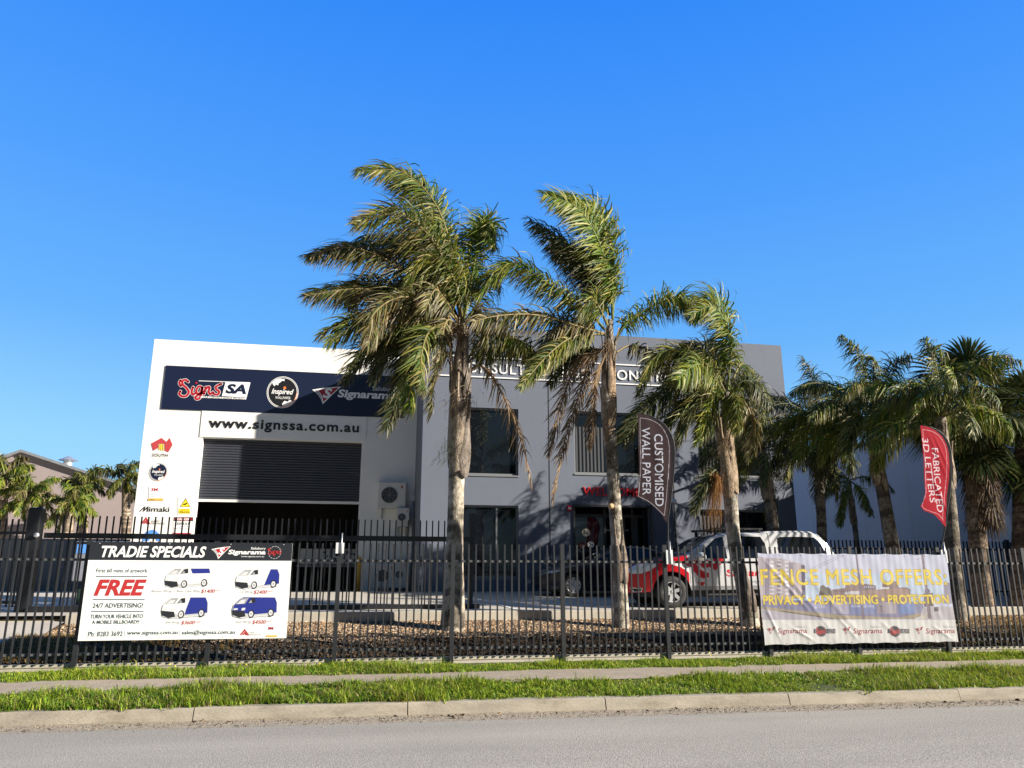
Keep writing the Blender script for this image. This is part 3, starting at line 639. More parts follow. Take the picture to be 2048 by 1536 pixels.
# ------------------------------------------------------------------ cloth signs
def cloth(name, parent, P, Yf, base, items, m, nx, nz, mask=None):
    """P (nz,nx,2) rest positions; Yf (x,z)->y; items painted in order"""
    pts = P.reshape(-1, 2); C = np.tile(np.array(base, float), (len(pts), 1))
    for shp, c in items: paint(C, pts, shp, c)
    V = np.stack([pts[:, 0], Yf(pts[:, 0], pts[:, 1]), pts[:, 1]], 1)
    i = np.arange((nz-1)*nx).reshape(nz-1, nx)[:, :-1].ravel()
    return npmesh(name, V, np.stack([i, i+1, i+1+nx, i+nx], 1), m, parent, C, True)
M_cloth = leafmat('printed_mesh_cloth', 0.55, 0.12, 0.3); M_flag = leafmat('flag_fabric', 0.7, 0.06, 0.08)
BY = 12.885
bn = thing('fence_banner', 'large mesh banner with yellow capitals over a printed street scene tied to the fence', 'banner')
nx, nz = 620, 270
cs_ = Sheet(1500, 1090, 4.763, BY)
u = np.linspace(0, 1, nx)[None, :]; v = np.linspace(0, 1, nz)[:, None]
bx0, bx1, bz0, bz1 = 6.905, 10.715, 0.485, 2.04
sag = 0.014*np.abs(np.sin(u*pi*9))
PX = bx0+(bx1-bx0)*u+0*v + 0.012*np.sin(v*7+1)*(1-v); PZ = bz0+(bz1-bz0)*v + (v*2-1)*-sag
P = np.stack([PX, PZ], 2)
def wr(x, z):
    s = 0.0010*np.sin(x*50.3+.3)+0.002*np.sin(z*9+x*14)
    for (ax, az, bx, bz, am, w) in ((6.95, 2.0, 7.9, .95, .022, .035), (7.15, 2.02, 8.3, .6, .015, .04), (7.6, 1.9, 8.9, .5, .012, .05), (6.95, 1.2, 7.25, .5, .02, .03), (8.3, 1.0, 8.75, .5, .014, .03), (9.1, .95, 9.6, .5, .012, .04), (7.4, .8, 7.9, .52, .02, .03), (9.9, 1.9, 10.6, .6, .010, .05), (10.2, .8, 10.65, .5, .014, .03), (9.6, 2.0, 9.3, 1.2, .008, .05)):
        dx, dz = bx-ax, bz-az; l = math.hypot(dx, dz); t = np.clip(((x-ax)*dx+(z-az)*dz)/l**2, 0, 1); d = ((x-ax)*dz-(z-az)*dx)/l
        s = s+.55*am*np.exp(-(d/w)**2)*np.sin(pi*np.clip(t, .03, .97))
    return BY-0.012-s
K = lambda r, g_, b: tuple(q*c for q, c in zip((.68, .685, .725), lin(r, g_, b)))
I = [(cs_.rect(-20, 60, 2100, 720), K(205, 208, 226)), (cs_.rect(100, 270, 1990, 540), K(198, 212, 230))]
I += [(cs_.poly([(60, 110), (300, 130), (510, 185), (525, 500), (100, 560)]), K(190, 180, 186)), (cs_.poly([(140, 130), (180, 135), (180, 500), (140, 500)]), K(150, 142, 155)), (cs_.poly([(370, 165), (412, 172), (412, 490), (370, 490)]), K(150, 142, 155)), (cs_.poly([(485, 190), (520, 195), (525, 500), (490, 500)]), K(112, 105, 125))]
for r_ in range(9):
    for c_ in range(3): I.append((cs_.rect(190+c_*70, 150+r_*38, 225+c_*70, 168+r_*38), K(225, 222, 228)))
    I.append((cs_.rect(255, 155+r_*38, 290, 170+r_*38), K(130, 122, 138)))
I += [(cs_.poly([(650, 480), (670, 400), (700, 390), (735, 410), (770, 440), (790, 490)]), K(120, 112, 105)), (cs_.ell(690, 415, 32), K(128, 120, 112)), (cs_.ell(730, 440, 40), K(118, 112, 104))]
I += [(cs_.poly([(770, 425), (900, 410), (905, 380), (1060, 365), (1195, 385), (1200, 430), (1250, 425), (1260, 350), (1405, 345), (1410, 405), (1490, 402), (1525, 425), (1515, 560), (780, 560)]), K(150, 132, 132)),
      (cs_.poly([(950, 445), (1410, 410), (1515, 425), (1515, 500), (950, 500)]), K(168, 145, 138)), (cs_.rect(1080, 382, 1185, 420), K(120, 110, 122)), (cs_.rect(900, 440, 1040, 470), K(205, 200, 205)), (cs_.rect(1248, 402, 1320, 418), K(225, 225, 228))]
for k in range(6): I.append((cs_.rect(1085+k*17, 388, 1094+k*17, 412), K(190, 186, 195)))
for k in range(8): I.append((cs_.rect(800+k*20, 432, 808+k*20, 450), K(110, 98, 105)))
I += [(cs_.poly([(110, 515), (560, 530), (1640, 540), (1650, 650), (1420, 690), (900, 670), (420, 620), (110, 590)]), K(140, 138, 165))]
for a, b, c in ((560, 760, (150, 150, 180)), (770, 940, (168, 164, 182)), (950, 1200, (135, 142, 180)), (1210, 1290, (160, 150, 158)), (1290, 1390, (176, 168, 176)), (1420, 1560, (132, 150, 195)), (1570, 1640, (150, 152, 178))): I.append((cs_.rect(a, 545, b, 655), K(*c)))
I += [(cs_.text('2018', 610, 560, 712, 602), K(205, 208, 225)), (cs_.text('now selling', 960, 560, 1185, 606), K(200, 205, 228)), (cs_.text('T', 1232, 580, 1262, 645), K(120, 112, 125))]
I += [(cs_.poly([(100, 585), (420, 620), (900, 670), (1420, 690), (1650, 640), (1660, 660), (1560, 706), (100, 712)]), K(170, 158, 138)), (cs_.poly([(100, 605), (300, 640), (760, 700), (800, 712), (100, 712)]), K(186, 180, 190)), (cs_.poly([(280, 632), (780, 706), (800, 700), (300, 626)]), K(120, 112, 105)),
      (cs_.poly([(1640, 600), (1740, 585), (1960, 590), (1990, 712), (1560, 712), (1620, 690)]), K(196, 190, 195)), (cs_.poly([(1600, 706), (1690, 640), (1670, 706)]), K(210, 200, 185)), (cs_.rect(1748, 590, 1792, 632), K(110, 108, 112)), (cs_.rect(1840, 360, 1960, 560), K(160, 155, 172)),
      (cs_.poly([(1650, 460), (1740, 455), (1745, 580), (1655, 590)]), K(128, 118, 112)), (cs_.poly([(998, 80), (1016, 80), (1088, 702), (1066, 702)]), K(146, 136, 148)), (cs_.poly([(1625, 90), (1648, 90), (1724, 700), (1690, 700)]), K(140, 128, 135)), (cs_.ell(1685, 440, 26), K(120, 115, 130))]
for a, b in (((600, 215), (860, 95)), ((640, 220), (890, 100)), ((1520, 105), (1620, 90)), ((1580, 140), (1650, 120))): I.append((cs_.stroke([a, b], 4), K(160, 158, 175)))
I += [(cs_.rect(-20, 714, 2100, 1000), K(228, 226, 222))]
YE = K(240, 214, 92); YO = K(150, 132, 90)
for s_, a, b, c, d, sp in (('FENCE MESH OFFERS:', 100, 232, 1862, 380, 1.1), ('PRIVACY • ADVERTISING • PROTECTION', 124, 478, 1886, 562, 1.0)):
    T_ = cs_.text(s_, a, b, c, d, space=sp); o_ = .0085
    for dx, dz in ((-2, -2), (-2, 2), (2, -2), (2, 2), (-2, 0), (2, 0), (0, 2), (0, -2)): I.append(((T_[0]+np.array([dx, dz])*o_*.55, T_[1]), YO))
    for dx, dz in ((-1, -1), (-1, 1), (1, -1), (1, 1), (0, 0)): I.append(((T_[0]+np.array([dx, dz])*o_*.5, T_[1]), YE))
for x_ in (148, 865, 1558):
    for (v_, f_), c in zip([q[0] for q in tri_logo(*cs_.box(x_, 772, x_+100, 866), 0, 0, 0)], (K(228, 226, 222), K(120, 115, 118), K(165, 48, 55), K(228, 226, 222))): I.append(((v_, f_), c))
    I += [(cs_.text('Signarama', x_+112, 792, x_+390, 858, bold=.012, shear=.15), K(150, 45, 55)), (cs_.text('Salisbury', x_+278, 766, x_+390, 796), K(150, 148, 155)), (cs_.text('The way to grow your business', x_+200, 852, x_+385, 862), K(175, 172, 175))]
for x_ in (602, 1306):
    I += [(cs_.rect(x_, 798, x_+208, 842), K(92, 90, 95)), (cs_.text('CORPORATE', x_+134, 804, x_+200, 818), K(205, 205, 205)), (cs_.text('SIGNAGE', x_+134, 822, x_+200, 836), K(205, 205, 205)), (cs_.ell(x_+70, 822, 52), K(88, 84, 88)), (cs_.ring(x_+70, 822, 54, .12), K(165, 158, 160))]
    I += [(cs_.stroke([(x_+70+(x-355)*.26, 822+(y-230)*.40) for x, y in q], 8), K(190, 82, 82)) for q in SCRIPT]
cloth('printed_cloth', bn, P, wr, K(222, 222, 226), I, M_cloth, nx, nz)
mb = MB()
for k in range(10): 
    X = bx0+.02+(bx1-bx0-.04)*k/9
    for Z in (bz1-.03, bz0+.03): mb.lathe([(0, .008), (.003, .008), (.003, .004)], (X, BY-.020, Z), (0, -1, 0), M_galv, 10)
mb.build('eyelet', bn)

def lean(sh, dx):
    v, f = sh; z0, z1 = v[:, 1].min(), v[:, 1].max(); w = v.copy(); w[:, 0] += dx*((v[:, 1]-z0)/(z1-z0)*2-1); return w, f
def feather(label, base, Y, left, right, tip, colr, edge, lines, S, wave, line_in):
    """sail shaped flag: left/right outlines (zoom px, top to bottom) on plane Y"""
    t = thing('feather_flag', label, 'flag', 'feather flags clamped to the fence', loc=(base[0], Y, base[1]))
    Lp = np.array(S.pts(left)); Rp = np.array(S.pts(right)); nz_, nx_ = 260, 90
    def samp(Q, s):
        d = np.r_[0, np.cumsum(np.hypot(*np.diff(Q, axis=0).T))]; d /= d[-1]; return np.stack([np.interp(s, d, Q[:, 0]), np.interp(s, d, Q[:, 1])], 1)
    s = np.linspace(0, 1, nz_); A = samp(Lp, s); B = samp(Rp, s); w = np.linspace(0, 1, nx_)[None, :, None]
    P_ = A[:, None, :]*(1-w)+B[:, None, :]*w
    o = cloth('cloth', None, P_, lambda x, z: Y-0.02+wave(x, z), colr, [], M_flag, nx_, nz_)
    pts = P_.reshape(-1, 2); C = np.tile(np.array(colr), (len(pts), 1)); W_ = np.tile(np.linspace(0, 1, nx_), nz_); SS = np.repeat(s, nx_)
    C[W_ > 0.90] = edge
    for shp, c in lines:
        for dx, dz in ((0, 0), *[(.021*cos(a_), .017*sin(a_)) for a_ in np.linspace(0, 2*pi, 13)[:-1]], *[(.011*cos(a_), .010*sin(a_)) for a_ in np.linspace(0, 2*pi, 9)[:-1]]) if len(shp[0]) > 200 else ((0, 0),): paint(C, pts, (shp[0]+np.array([dx, dz]), shp[1]), c)
    c4 = np.ones((len(pts), 4), np.float32); c4[:, :3] = C; o.data.attributes['col'].data.foreach_set('color', c4.ravel())
    o.parent = t; o.location = (-base[0], -Y, -base[1])
    mb = MB(); off = Vector((base[0], Y, base[1]))
    pole = [Vector((q[0]+.012, Y-.01, q[1]))-off for q in B[::12]]
    mb.tube([Vector((0, 0, -.25)), Vector((0, 0, .02))]+pole[::-1], [.014]*2+list(np.linspace(.012, .005, len(pole))), M_black, 8); mb.build('pole', t)
    mb = MB(); mb.box((-.07, -.075, -.26), (.05, -.045, -.02), M_lgr); mb.box((-.03, -.044, -.2), (.03, .03, -.1), M_galv); mb.tube([(0, -.085, -.27), (0, -.085, .12)], .011, M_galv, 8); mb.build('clamp', t)
    return t
f1 = Sheet(1240, 800, 5.3, 12.96)
WL = K(196, 200, 210)
def fold(segs):
    def fn(x, z):
        s = 0.004*np.sin(z*4.1+x*3)+0.002*np.sin(x*16+z*6)
        for ax, az, bx, bz, am, w in segs:
            dx, dz = bx-ax, bz-az; l = math.hypot(dx, dz); t = np.clip(((x-ax)*dx+(z-az)*dz)/l**2, 0, 1); d = ((x-ax)*dz-(z-az)*dx)/l
            s = s-.25*am*np.exp(-(d/w)**2)*np.sin(pi*np.clip(t, .05, .95))
        return s
    return fn
b1 = at(1335, 1098, 13.0); b2 = at(1880, 1098, 13.0)
feather('dark brown feather flag with silver capitals reading downwards, in front of the entrance', (b1[0], b1[2]), 12.97,
        [(188, 142), (190, 300), (192, 500), (200, 700), (196, 880), (185, 1030), (290, 1082), (370, 1135), (440, 1215), (492, 1300)],
        [(188, 140), (300, 160), (400, 205), (480, 270), (540, 360), (570, 460), (575, 560), (570, 720), (555, 870), (530, 1080), (512, 1200), (494, 1302)], None,
        K(62, 48, 50), K(38, 34, 38),
        [(lean(f1.text('CUSTOMISED', 366, 362, 456, 1126, rot=1), .022), WL), (lean(f1.text('WALL PAPER', 234, 292, 320, 1008, rot=1), .018), WL)] +
        [(f1.stroke(q, 5), K(170, 165, 168)) for q in ([(212, 190), (212, 400), (218, 700), (195, 1020)], [(212, 190), (320, 210), (420, 265), (490, 370), (518, 480), (520, 600), (510, 780), (498, 900), (490, 1040), (468, 1225)], [(195, 1020), (310, 1080), (400, 1160), (468, 1225)])],
        f1, fold([(5.0, 4.3, 5.25, 3.2, .03, .05), (5.1, 4.0, 5.4, 3.0, .02, .05), (4.95, 3.6, 5.2, 2.9, .015, .04)]), None)
f2 = Sheet(1800, 830, 5.69, 12.96)
feather('red feather flag with white capitals reading downwards, above the right end of the banner', (b2[0], b2[2]), 12.97,
        [(228, 122), (240, 260), (255, 420), (268, 560), (275, 740), (285, 880), (262, 980), (230, 1040), (270, 1090), (380, 1130), (450, 1200), (512, 1275)],
        [(228, 118), (330, 130), (420, 165), (500, 225), (550, 310), (575, 400), (585, 540), (580, 720), (565, 860), (540, 1040), (522, 1180), (514, 1278)], None,
        K(178, 28, 46), K(26, 22, 28),
        [(lean(f2.text('FABRICATED', 388, 380, 458, 1105, rot=1), .032), K(235, 225, 228)), (lean(f2.text('3D LETTERS', 292, 268, 360, 995, rot=1), .004), K(235, 225, 228))] +
        [(f2.stroke(q, 4), K(230, 190, 195)) for q in ([(256, 165), (262, 300), (282, 560), (292, 760), (290, 900), (248, 1040), (350, 1100), (430, 1130), (490, 1200)], [(256, 165), (350, 185), (430, 230), (490, 310), (522, 420), (526, 640), (515, 800), (495, 1000), (480, 1180)])],
        f2, fold([(10.72, 4.4, 11.05, 3.4, .035, .035), (10.85, 4.35, 11.1, 3.6, .03, .03), (10.7, 3.5, 10.95, 2.75, .05, .04)]), None)
mb = MB(); b3 = at(681, 1092, 13.0)
mb.box((b3[0]-.07, 12.925, b3[2]-.12), (b3[0]+.06, 12.95, b3[2]+.05), M_lgr); mb.box((b3[0]-.02, 12.951, b3[2]-.08), (b3[0]+.02, 12.97, b3[2]), M_galv); mb.tube([(b3[0]+.02, 12.91, b3[2]-.14), (b3[0]+.02, 12.91, b3[2]+.2)], .011, M_galv, 8)
tag(mb.build('flag_clamp'), 'empty galvanised flag clamp on the post right of the white board', 'clamp')

# ------------------------------------------------------------------ fences and gate
FZ = 2.155
fe = thing('front_fence', 'charcoal picket fence running along the street verge', 'fence', loc=(0, 13.0, 0.36))
posts = [-7.77, -5.92, -4.07, -2.22, -0.33, 1.51, 3.37, 5.21, 7.085, 8.80, 10.62, 12.47, 14.32, 16.17, 18.0]
def picket_panel(mb, p, q, zb, zt, n, rails, sz, br=True):
    """pickets between p and q (x, y); zb/zt pairs give heights at both ends"""
    p = Vector((p[0], p[1], 0)); q = Vector((q[0], q[1], 0)); d = (q-p).normalized(); nn = Vector((d.y, -d.x, 0))
    for r, rh in rails:
        a = p+Vector((0, 0, zb[0]+(zt[0]-zb[0])*r)); b = q+Vector((0, 0, zb[1]+(zt[1]-zb[1])*r)); mb.bar(a-nn*.022, b-nn*.022, .026, rh, M_fence if sz < .03 else M_gate)
    for k in range(n):
        t = (k+1)/(n+1); c = p.lerp(q, t); z0 = zb[0]+(zb[1]-zb[0])*t; z1 = zt[0]+(zt[1]-zt[0])*t + random.uniform(-.004, .004)
        mb.bar(c+Vector((0, 0, z0)), c+Vector((random.uniform(-.004, .004), 0, z1)), sz, sz, M_fence if sz < .03 else M_gate)
        if br:
            for r, rh in rails:
                z = z0+(z1-z0)*r; e = c+d*.032+nn*-.004; mb.box((e.x-.014, e.y-.008, z-.016), (e.x+.014, e.y+.004, z+.016), M_fence_lt)
for i, X in enumerate(posts):
    mb = MB(); mb.box((X-.033, -.033, -.16), (X+.033, .033, FZ-.36+.01), M_fence); mb.box((X-.036, -.036, FZ-.349), (X+.036, .036, FZ-.343), M_fence); mb.build('post', fe)
    if i < len(posts)-1:
        mb = MB(); picket_panel(mb, (X+.02, 0), (posts[i+1]-.02, 0), (.02, .02), (FZ-.36, FZ-.36), 14, ((.845, .038), (.075, .038)), .0245); mb.build('picket_panel', fe)
gt = thing('sliding_gate', 'tall black picket sliding gate standing behind the white offer board', 'gate', loc=(0, 17.9, 0.93))
mb = MB(); mb.box((-6.5, -.03, 1.49), (2.55, .03, 1.60), M_gate); mb.build('top_rail', gt)
mb = MB(); mb.box((-6.5, -.05, -.02), (2.7, .05, .115), M_gate); mb.build('bottom_rail', gt)
mb = MB(); mb.box((2.44, -.035, .116), (2.54, .035, 1.489), M_gate); mb.box((2.46, -.03, 1.601), (2.52, .03, 1.98), M_gate); mb.build('end_post', gt)
mb = MB(); k = -6.3
while k < 2.4:
    mb.box((k-.014, -.014, .116), (k+.014, .014, 1.489), M_gate); mb.box((k-.014, -.014, 1.601), (k+.014, .014, 1.96), M_gate); k += .1385
mb.build('picket_panel', gt)
gp = thing('gate_post', 'thick black square post at the left end of the sliding gate', 'post', loc=(-6.70, 17.9, 0.92))
mb = MB(); mb.box((-.13, -.13, -.1), (.13, .13, 2.12), M_gate); mb.build('post', gp, .03)
mb = MB(); mb.lathe([(0, .0), (0, .05), (.06, .05), (.06, .0)], (.12, -.16, 1.55), (0, -1, 0), M_galv, 12); mb.build('roller', gp)
mb = MB(); mb.box((.16, -.25, -.02), (1.3, .1, .14), M_gate); mb.build('motor_housing', gp)
sf = thing('side_fence', 'dark picket fence running away behind the thick black gate post', 'fence', loc=(-6.9, 18.2, 0.93))
pr = (0, 0)
for q in ((-2.1, .75), (-4.2, 1.5), (-6.3, 2.25), (-8.4, 3.0)):
    mb = MB(); picket_panel(mb, pr, q, (.1, .1), (1.9, 1.9), 14, ((.84, .06), (.05, .06)), .031, False); mb.build('picket_panel', sf)
    mb = MB(); mb.box((q[0]-.04, q[1]-.04, -.1), (q[0]+.04, q[1]+.04, 1.92), M_gate); mb.build('post', sf); pr = q
bf = thing('boundary_fence', 'black picket boundary fence behind the silver canopy, seen above the banner', 'fence', loc=(11.6, 20.5, 1.0))
pr = (1.6, 0)
for i, q in enumerate(((3.6, 0), (5.6, 0), (7.6, 0))):
    mb = MB(); picket_panel(mb, pr, q, (.1, .1), (1.68, 1.68), 15, ((.85, .045), (.08, .045)), .031, False); mb.build('picket_panel', bf)
    mb = MB(); mb.box((q[0]-.05, -.05, -.1), (q[0]+.05, .05, 1.74), M_gate); mb.build('post', bf); pr = q
for i, q in enumerate(((7.6, -2.2), (7.6, -4.4), (7.6, -6.4))):
    mb = MB(); picket_panel(mb, pr, q, (.1-.2*i, -.1-.2*i), (1.68-.2*i, 1.48-.2*i), 15, ((.85, .045), (.08, .045)), .031, False); mb.build('picket_panel', bf)
    mb = MB(); mb.box((q[0]-.05, q[1]-.05, -.5), (q[0]+.05, q[1]+.05, 1.5-.2*i), M_gate); mb.build('post', bf); pr = q

# ------------------------------------------------------------------ neighbouring buildings
M_blue_wall = mat('pale_blue_wall', (0.34, 0.37, 0.42), 0.8, var=0.05, scale=0.5)
nb = thing('right_warehouse', 'long pale blue warehouse wall in the shade behind the palms', 'building', loc=(20, 20, 1.0))
mb = MB(); mb.box((0, -5, -.5), (.25, 26, 5.95), M_blue_wall); mb.box((.251, -5, -.5), (14, -4.75, 5.95), M_blue_wall); mb.build('wall', nb)
mb = MB(); mb.box((-.03, -5, 5.951), (14, 26, 6.1), M_galv); mb.build('roof', nb)
for Y in (-.6, 5.57, 8.28, 12, 17):
    mb = MB(); mb.box((-.006, Y-.02, -.4), (-.001, Y+.02, 5.94), M_gry); mb.build('panel_joint', nb)
mb = MB(); mb.box((-.04, 1.0, 0.0), (-.002, 2.3, 2.55), M_lgr); d_ = mb.build('door', nb)
mb = MB(); mb.box((-.06, .92, 0), (-.003, .995, 2.65), M_gry); mb.box((-.06, 2.305, 0), (-.003, 2.38, 2.65), M_gry); mb.box((-.06, .996, 2.56), (-.003, 2.304, 2.65), M_gry); mb.build('frame', d_)
M_mauve = mat('mauve_wall', (0.315, 0.262, 0.255), 0.85, var=0.06, scale=0.4)
LY = 62.0
lb = thing('left_warehouse', 'mauve gabled warehouse with a grey roof behind the far palms', 'building', loc=(-24, LY, 1.0))
def lw(px, py): q = at(px, py, LY); return (q[0]+24, 0, q[2]-1.0)
rl, rt, rr_ = lw(-190, 985), lw(45, 906), lw(330, 1000)
mb = MB(); V = [(rl[0], 0, -1), (rr_[0], 0, -1), rr_, rt, rl]
mb.add(V+[(a_, 24, c_) for a_, b_, c_ in V], [(0, 1, 2, 3, 4), (9, 8, 7, 6, 5), (1, 6, 7, 2), (0, 4, 9, 5)], M_mauve); mb.build('wall', lb)
mb = MB()
for a_, b_ in ((rr_, rt), (rt, rl)):
    a_ = (a_[0], a_[2]+.02); b_ = (b_[0], b_[2]+.02)
    mb.add([(a_[0], -.35, a_[1]), (b_[0], -.35, b_[1]), (b_[0], 24, b_[1]), (a_[0], 24, a_[1]), (a_[0], -.35, a_[1]+.2), (b_[0], -.35, b_[1]+.2), (b_[0], 24, b_[1]+.2), (a_[0], 24, a_[1]+.2)], [(0, 1, 2, 3), (7, 6, 5, 4), (0, 4, 5, 1), (3, 2, 6, 7), (0, 3, 7, 4), (1, 5, 6, 2)], M_galv)
rf = mb.build('roof', lb)
q = at(134, 940, LY+1.5); c = (q[0]+24, 1.5, q[2]-1.6); kk = 62/1538
mb = MB(); mb.lathe([(0, 8*kk), (36*kk, 8*kk)], c, (0, 0, 1), M_galv, 20); mb.lathe([(33*kk, 17*kk), (42*kk, .02)], c, (0, 0, 1), M_galv, 20); mb.lathe([(33*kk, 17*kk), (33.5*kk, 5*kk)], c, (0, 0, 1), M_galv, 20); mb.build('roof_vent', rf)
mb = MB(); mb.box((-30, 31, .9), (-7.6, 31.2, 3.0), mat('shaded_block', (0.16, 0.17, 0.18), 0.9, var=0.1)); tag(mb.build('shade_wall'), 'low grey wall put in for the shade below the mauve warehouse', 'wall')  # added wall, its dark grey stands in for shade on the wall behind
tr = thing('box_trailer', 'pale box trailer with a yellow plate parked behind the gate', 'trailer', loc=(-8.6, 26.2, 1.17))
mb = MB(); mb.box((0, 0, .35), (2.0, 3, 1.55), mat('trailer_shade_grey', (.20, .21, .25), .5, var=.1)); mb.build('body', tr, .04)  # pale body coloured a darker grey to stand in for shade
mb = MB(); mb.box((.05, -.012, 1.18), (1.95, -.002, 1.45), M_sky); mb.box((.05, -.014, 1.46), (1.95, -.003, 1.53), M_blk); mb.build('window', tr)
mb = MB(); mb.box((.9, -.016, .55), (1.75, -.003, .78), M_yel); mb.build('plate', tr)
for X in (.0, 1.78):
    mb = MB(); mb.lathe([(-.1, .1), (-.1, .3), (.1, .3), (.1, .1)], (X+.11, 1.2, .3), (1, 0, 0), M_blk, 18); mb.build('wheel', tr)
bb = thing('litter_bin', 'small dark green box bin beside the gate track', 'bin', loc=(-6.05, 18.9, 0.98))
mb = MB(); mb.box((0, 0, 0), (.42, .3, .42), mat('bin_green', (0.02, 0.05, 0.04), .6)); mb.build('body', bb, .02)
mb = MB(); mb.box((-.02, -.02, .421), (.44, .32, .46), M_blk); mb.build('lid', bb, .01)
# ------------------------------------------------------------------ vehicles
def inside(P, polyp):
    x, z = P[:, 0], P[:, 1]; r = np.zeros(len(P), bool); n = len(polyp)
    for i in range(n):
        x1, z1 = polyp[i]; x2, z2 = polyp[(i+1) % n]
        c = ((z1 > z) != (z2 > z)) & (x < (x2-x1)*(z-z1)/(z2-z1+1e-12)+x1); r ^= c
    return r
class Car:
    def __init__(s, t, L, half, top, belt, wid, sill, wheels, lean=.3, dx=.02):
        s.t = t; x = np.arange(0, L+dx/2, dx); n = len(x); NB, NG, NR, NT = 44, 26, 5, 10
        zt = np.interp(x, *zip(*top)); k = 5; zt = np.convolve(np.pad(zt, k, mode='edge'), np.ones(2*k+1)/(2*k+1), 'valid')
        bl_ = np.minimum(np.interp(x, *zip(*belt)), zt-.07); W = half*np.interp(x, *zip(*wid))
        W = np.convolve(np.pad(W, 4, mode='edge'), np.ones(9)/9, 'valid')
        zs = np.interp(x, *zip(*sill))
        for xc, zc, r in wheels:
            d = np.abs(x-xc); a = np.where(d < r, zc+np.sqrt(np.maximum(r*r-d*d, 0)), -1); zs = np.maximum(zs, a)
        G = []
        for j in range(NB):
            f = j/(NB-1); z = zs+(bl_-zs)*f; rel = np.clip((z-.75)/.45, -1, 1)
            G.append((W*(1-.035*rel**2), z))
        ye = W*(1-.035)-(zt-.05-bl_)*lean
        for j in range(1, NG+1):
            f = j/NG; z = bl_+(zt-.05-bl_)*f; G.append((G[NB-1][0]+(ye-G[NB-1][0])*f, z))
        for j in range(1, NR+1):
            a = j/NR*pi/2; G.append((ye-.07*sin(a)*1.0, zt-.05+.05*sin(a)*(.75+.25*j/NR)))
        y_ = ye-.07
        for j in range(1, NT+1):
            f = j/NT; G.append((y_*(1-f), zt+.025*(1-(1-f)**2)))
        s.J = len(G); s.n = n; s.x = x; s.NB, s.NG, s.NR, s.NT = NB, NG, NR, NT
        Y = np.stack([g_[0] for g_ in G], 1); Z = np.stack([g_[1] for g_ in G], 1); X = np.repeat(x[:, None], s.J, 1)
        s.N = np.stack([X, -Y, Z], 2)                     # near side, y negative towards the street
    def faces(s, sel):
        i, j = np.where(sel); a = i*s.J+j; return np.stack([a, a+s.J, a+s.J+1, a+1], 1)
    def body(s, m, base, side, topc):
        C = np.tile(np.array(base, np.float32), (s.n*s.J, 1)); pts = s.N[:, :, [0, 2]].reshape(-1, 2); jj = np.tile(np.arange(s.J), s.n)
        sd = jj < s.NB+s.NG+2
        for shp, c in side:
            c2 = C.copy(); paint(c2, pts, shp, c); C[sd] = c2[sd]
        for (a, b), c in topc: C[(~sd) & (pts[:, 0] >= a) & (pts[:, 0] <= b)] = c
        F = s.faces(np.ones((s.n-1, s.J-1), bool)); V = s.N.reshape(-1, 3); n = len(V)
        V2 = V*np.array([1, -1, 1]); Fm = F[:, ::-1]+n
        caps = []
        for i in (0, s.n-1):
            for j in range(s.J-1):
                a, b = i*s.J+j, i*s.J+j+1; caps.append((a, b, b+n, a+n) if i == 0 else (a, a+n, b+n, b))
        return npmesh('body', np.concatenate([V, V2]), np.concatenate([F, Fm, np.array(caps)]), m, s.t, np.concatenate([C, C]), True)
    def patch(s, name, m, polyp=None, top=None, off=.006, both=False, parent=None):
        """a panel lifted off the body's own surface"""
        c = (s.N[:-1, :-1]+s.N[1:, 1:])/2; sel = np.zeros((s.n-1, s.J-1), bool)
        if polyp is not None:
            sel = inside(c[:, :, [0, 2]].reshape(-1, 2), polyp).reshape(sel.shape); sel[:, s.NB+s.NG+1:] = False
        if top: sel[:, s.NB+s.NG+2:] |= ((c[:, s.NB+s.NG+2:, 0] > top[0]) & (c[:, s.NB+s.NG+2:, 0] < top[1]))
        F = s.faces(sel); u_, inv = np.unique(F, return_inverse=True); F2 = inv.reshape(F.shape)
        du = np.gradient(s.N, axis=0); dv = np.gradient(s.N, axis=1); nr = np.cross(du, dv); nr /= np.linalg.norm(nr, axis=2, keepdims=True)+1e-9
        V = (s.N+nr*off).reshape(-1, 3)[u_]
        if top: V = np.concatenate([V, V*np.array([1, -1, 1])]); F2 = np.concatenate([F2, F2[:, ::-1]+len(u_)])
        elif both: npmesh(name, V*np.array([1, -1, 1]), F2[:, ::-1], m, s.t, None, True)
        return npmesh(name, V, F2, m, parent or s.t, None, True)
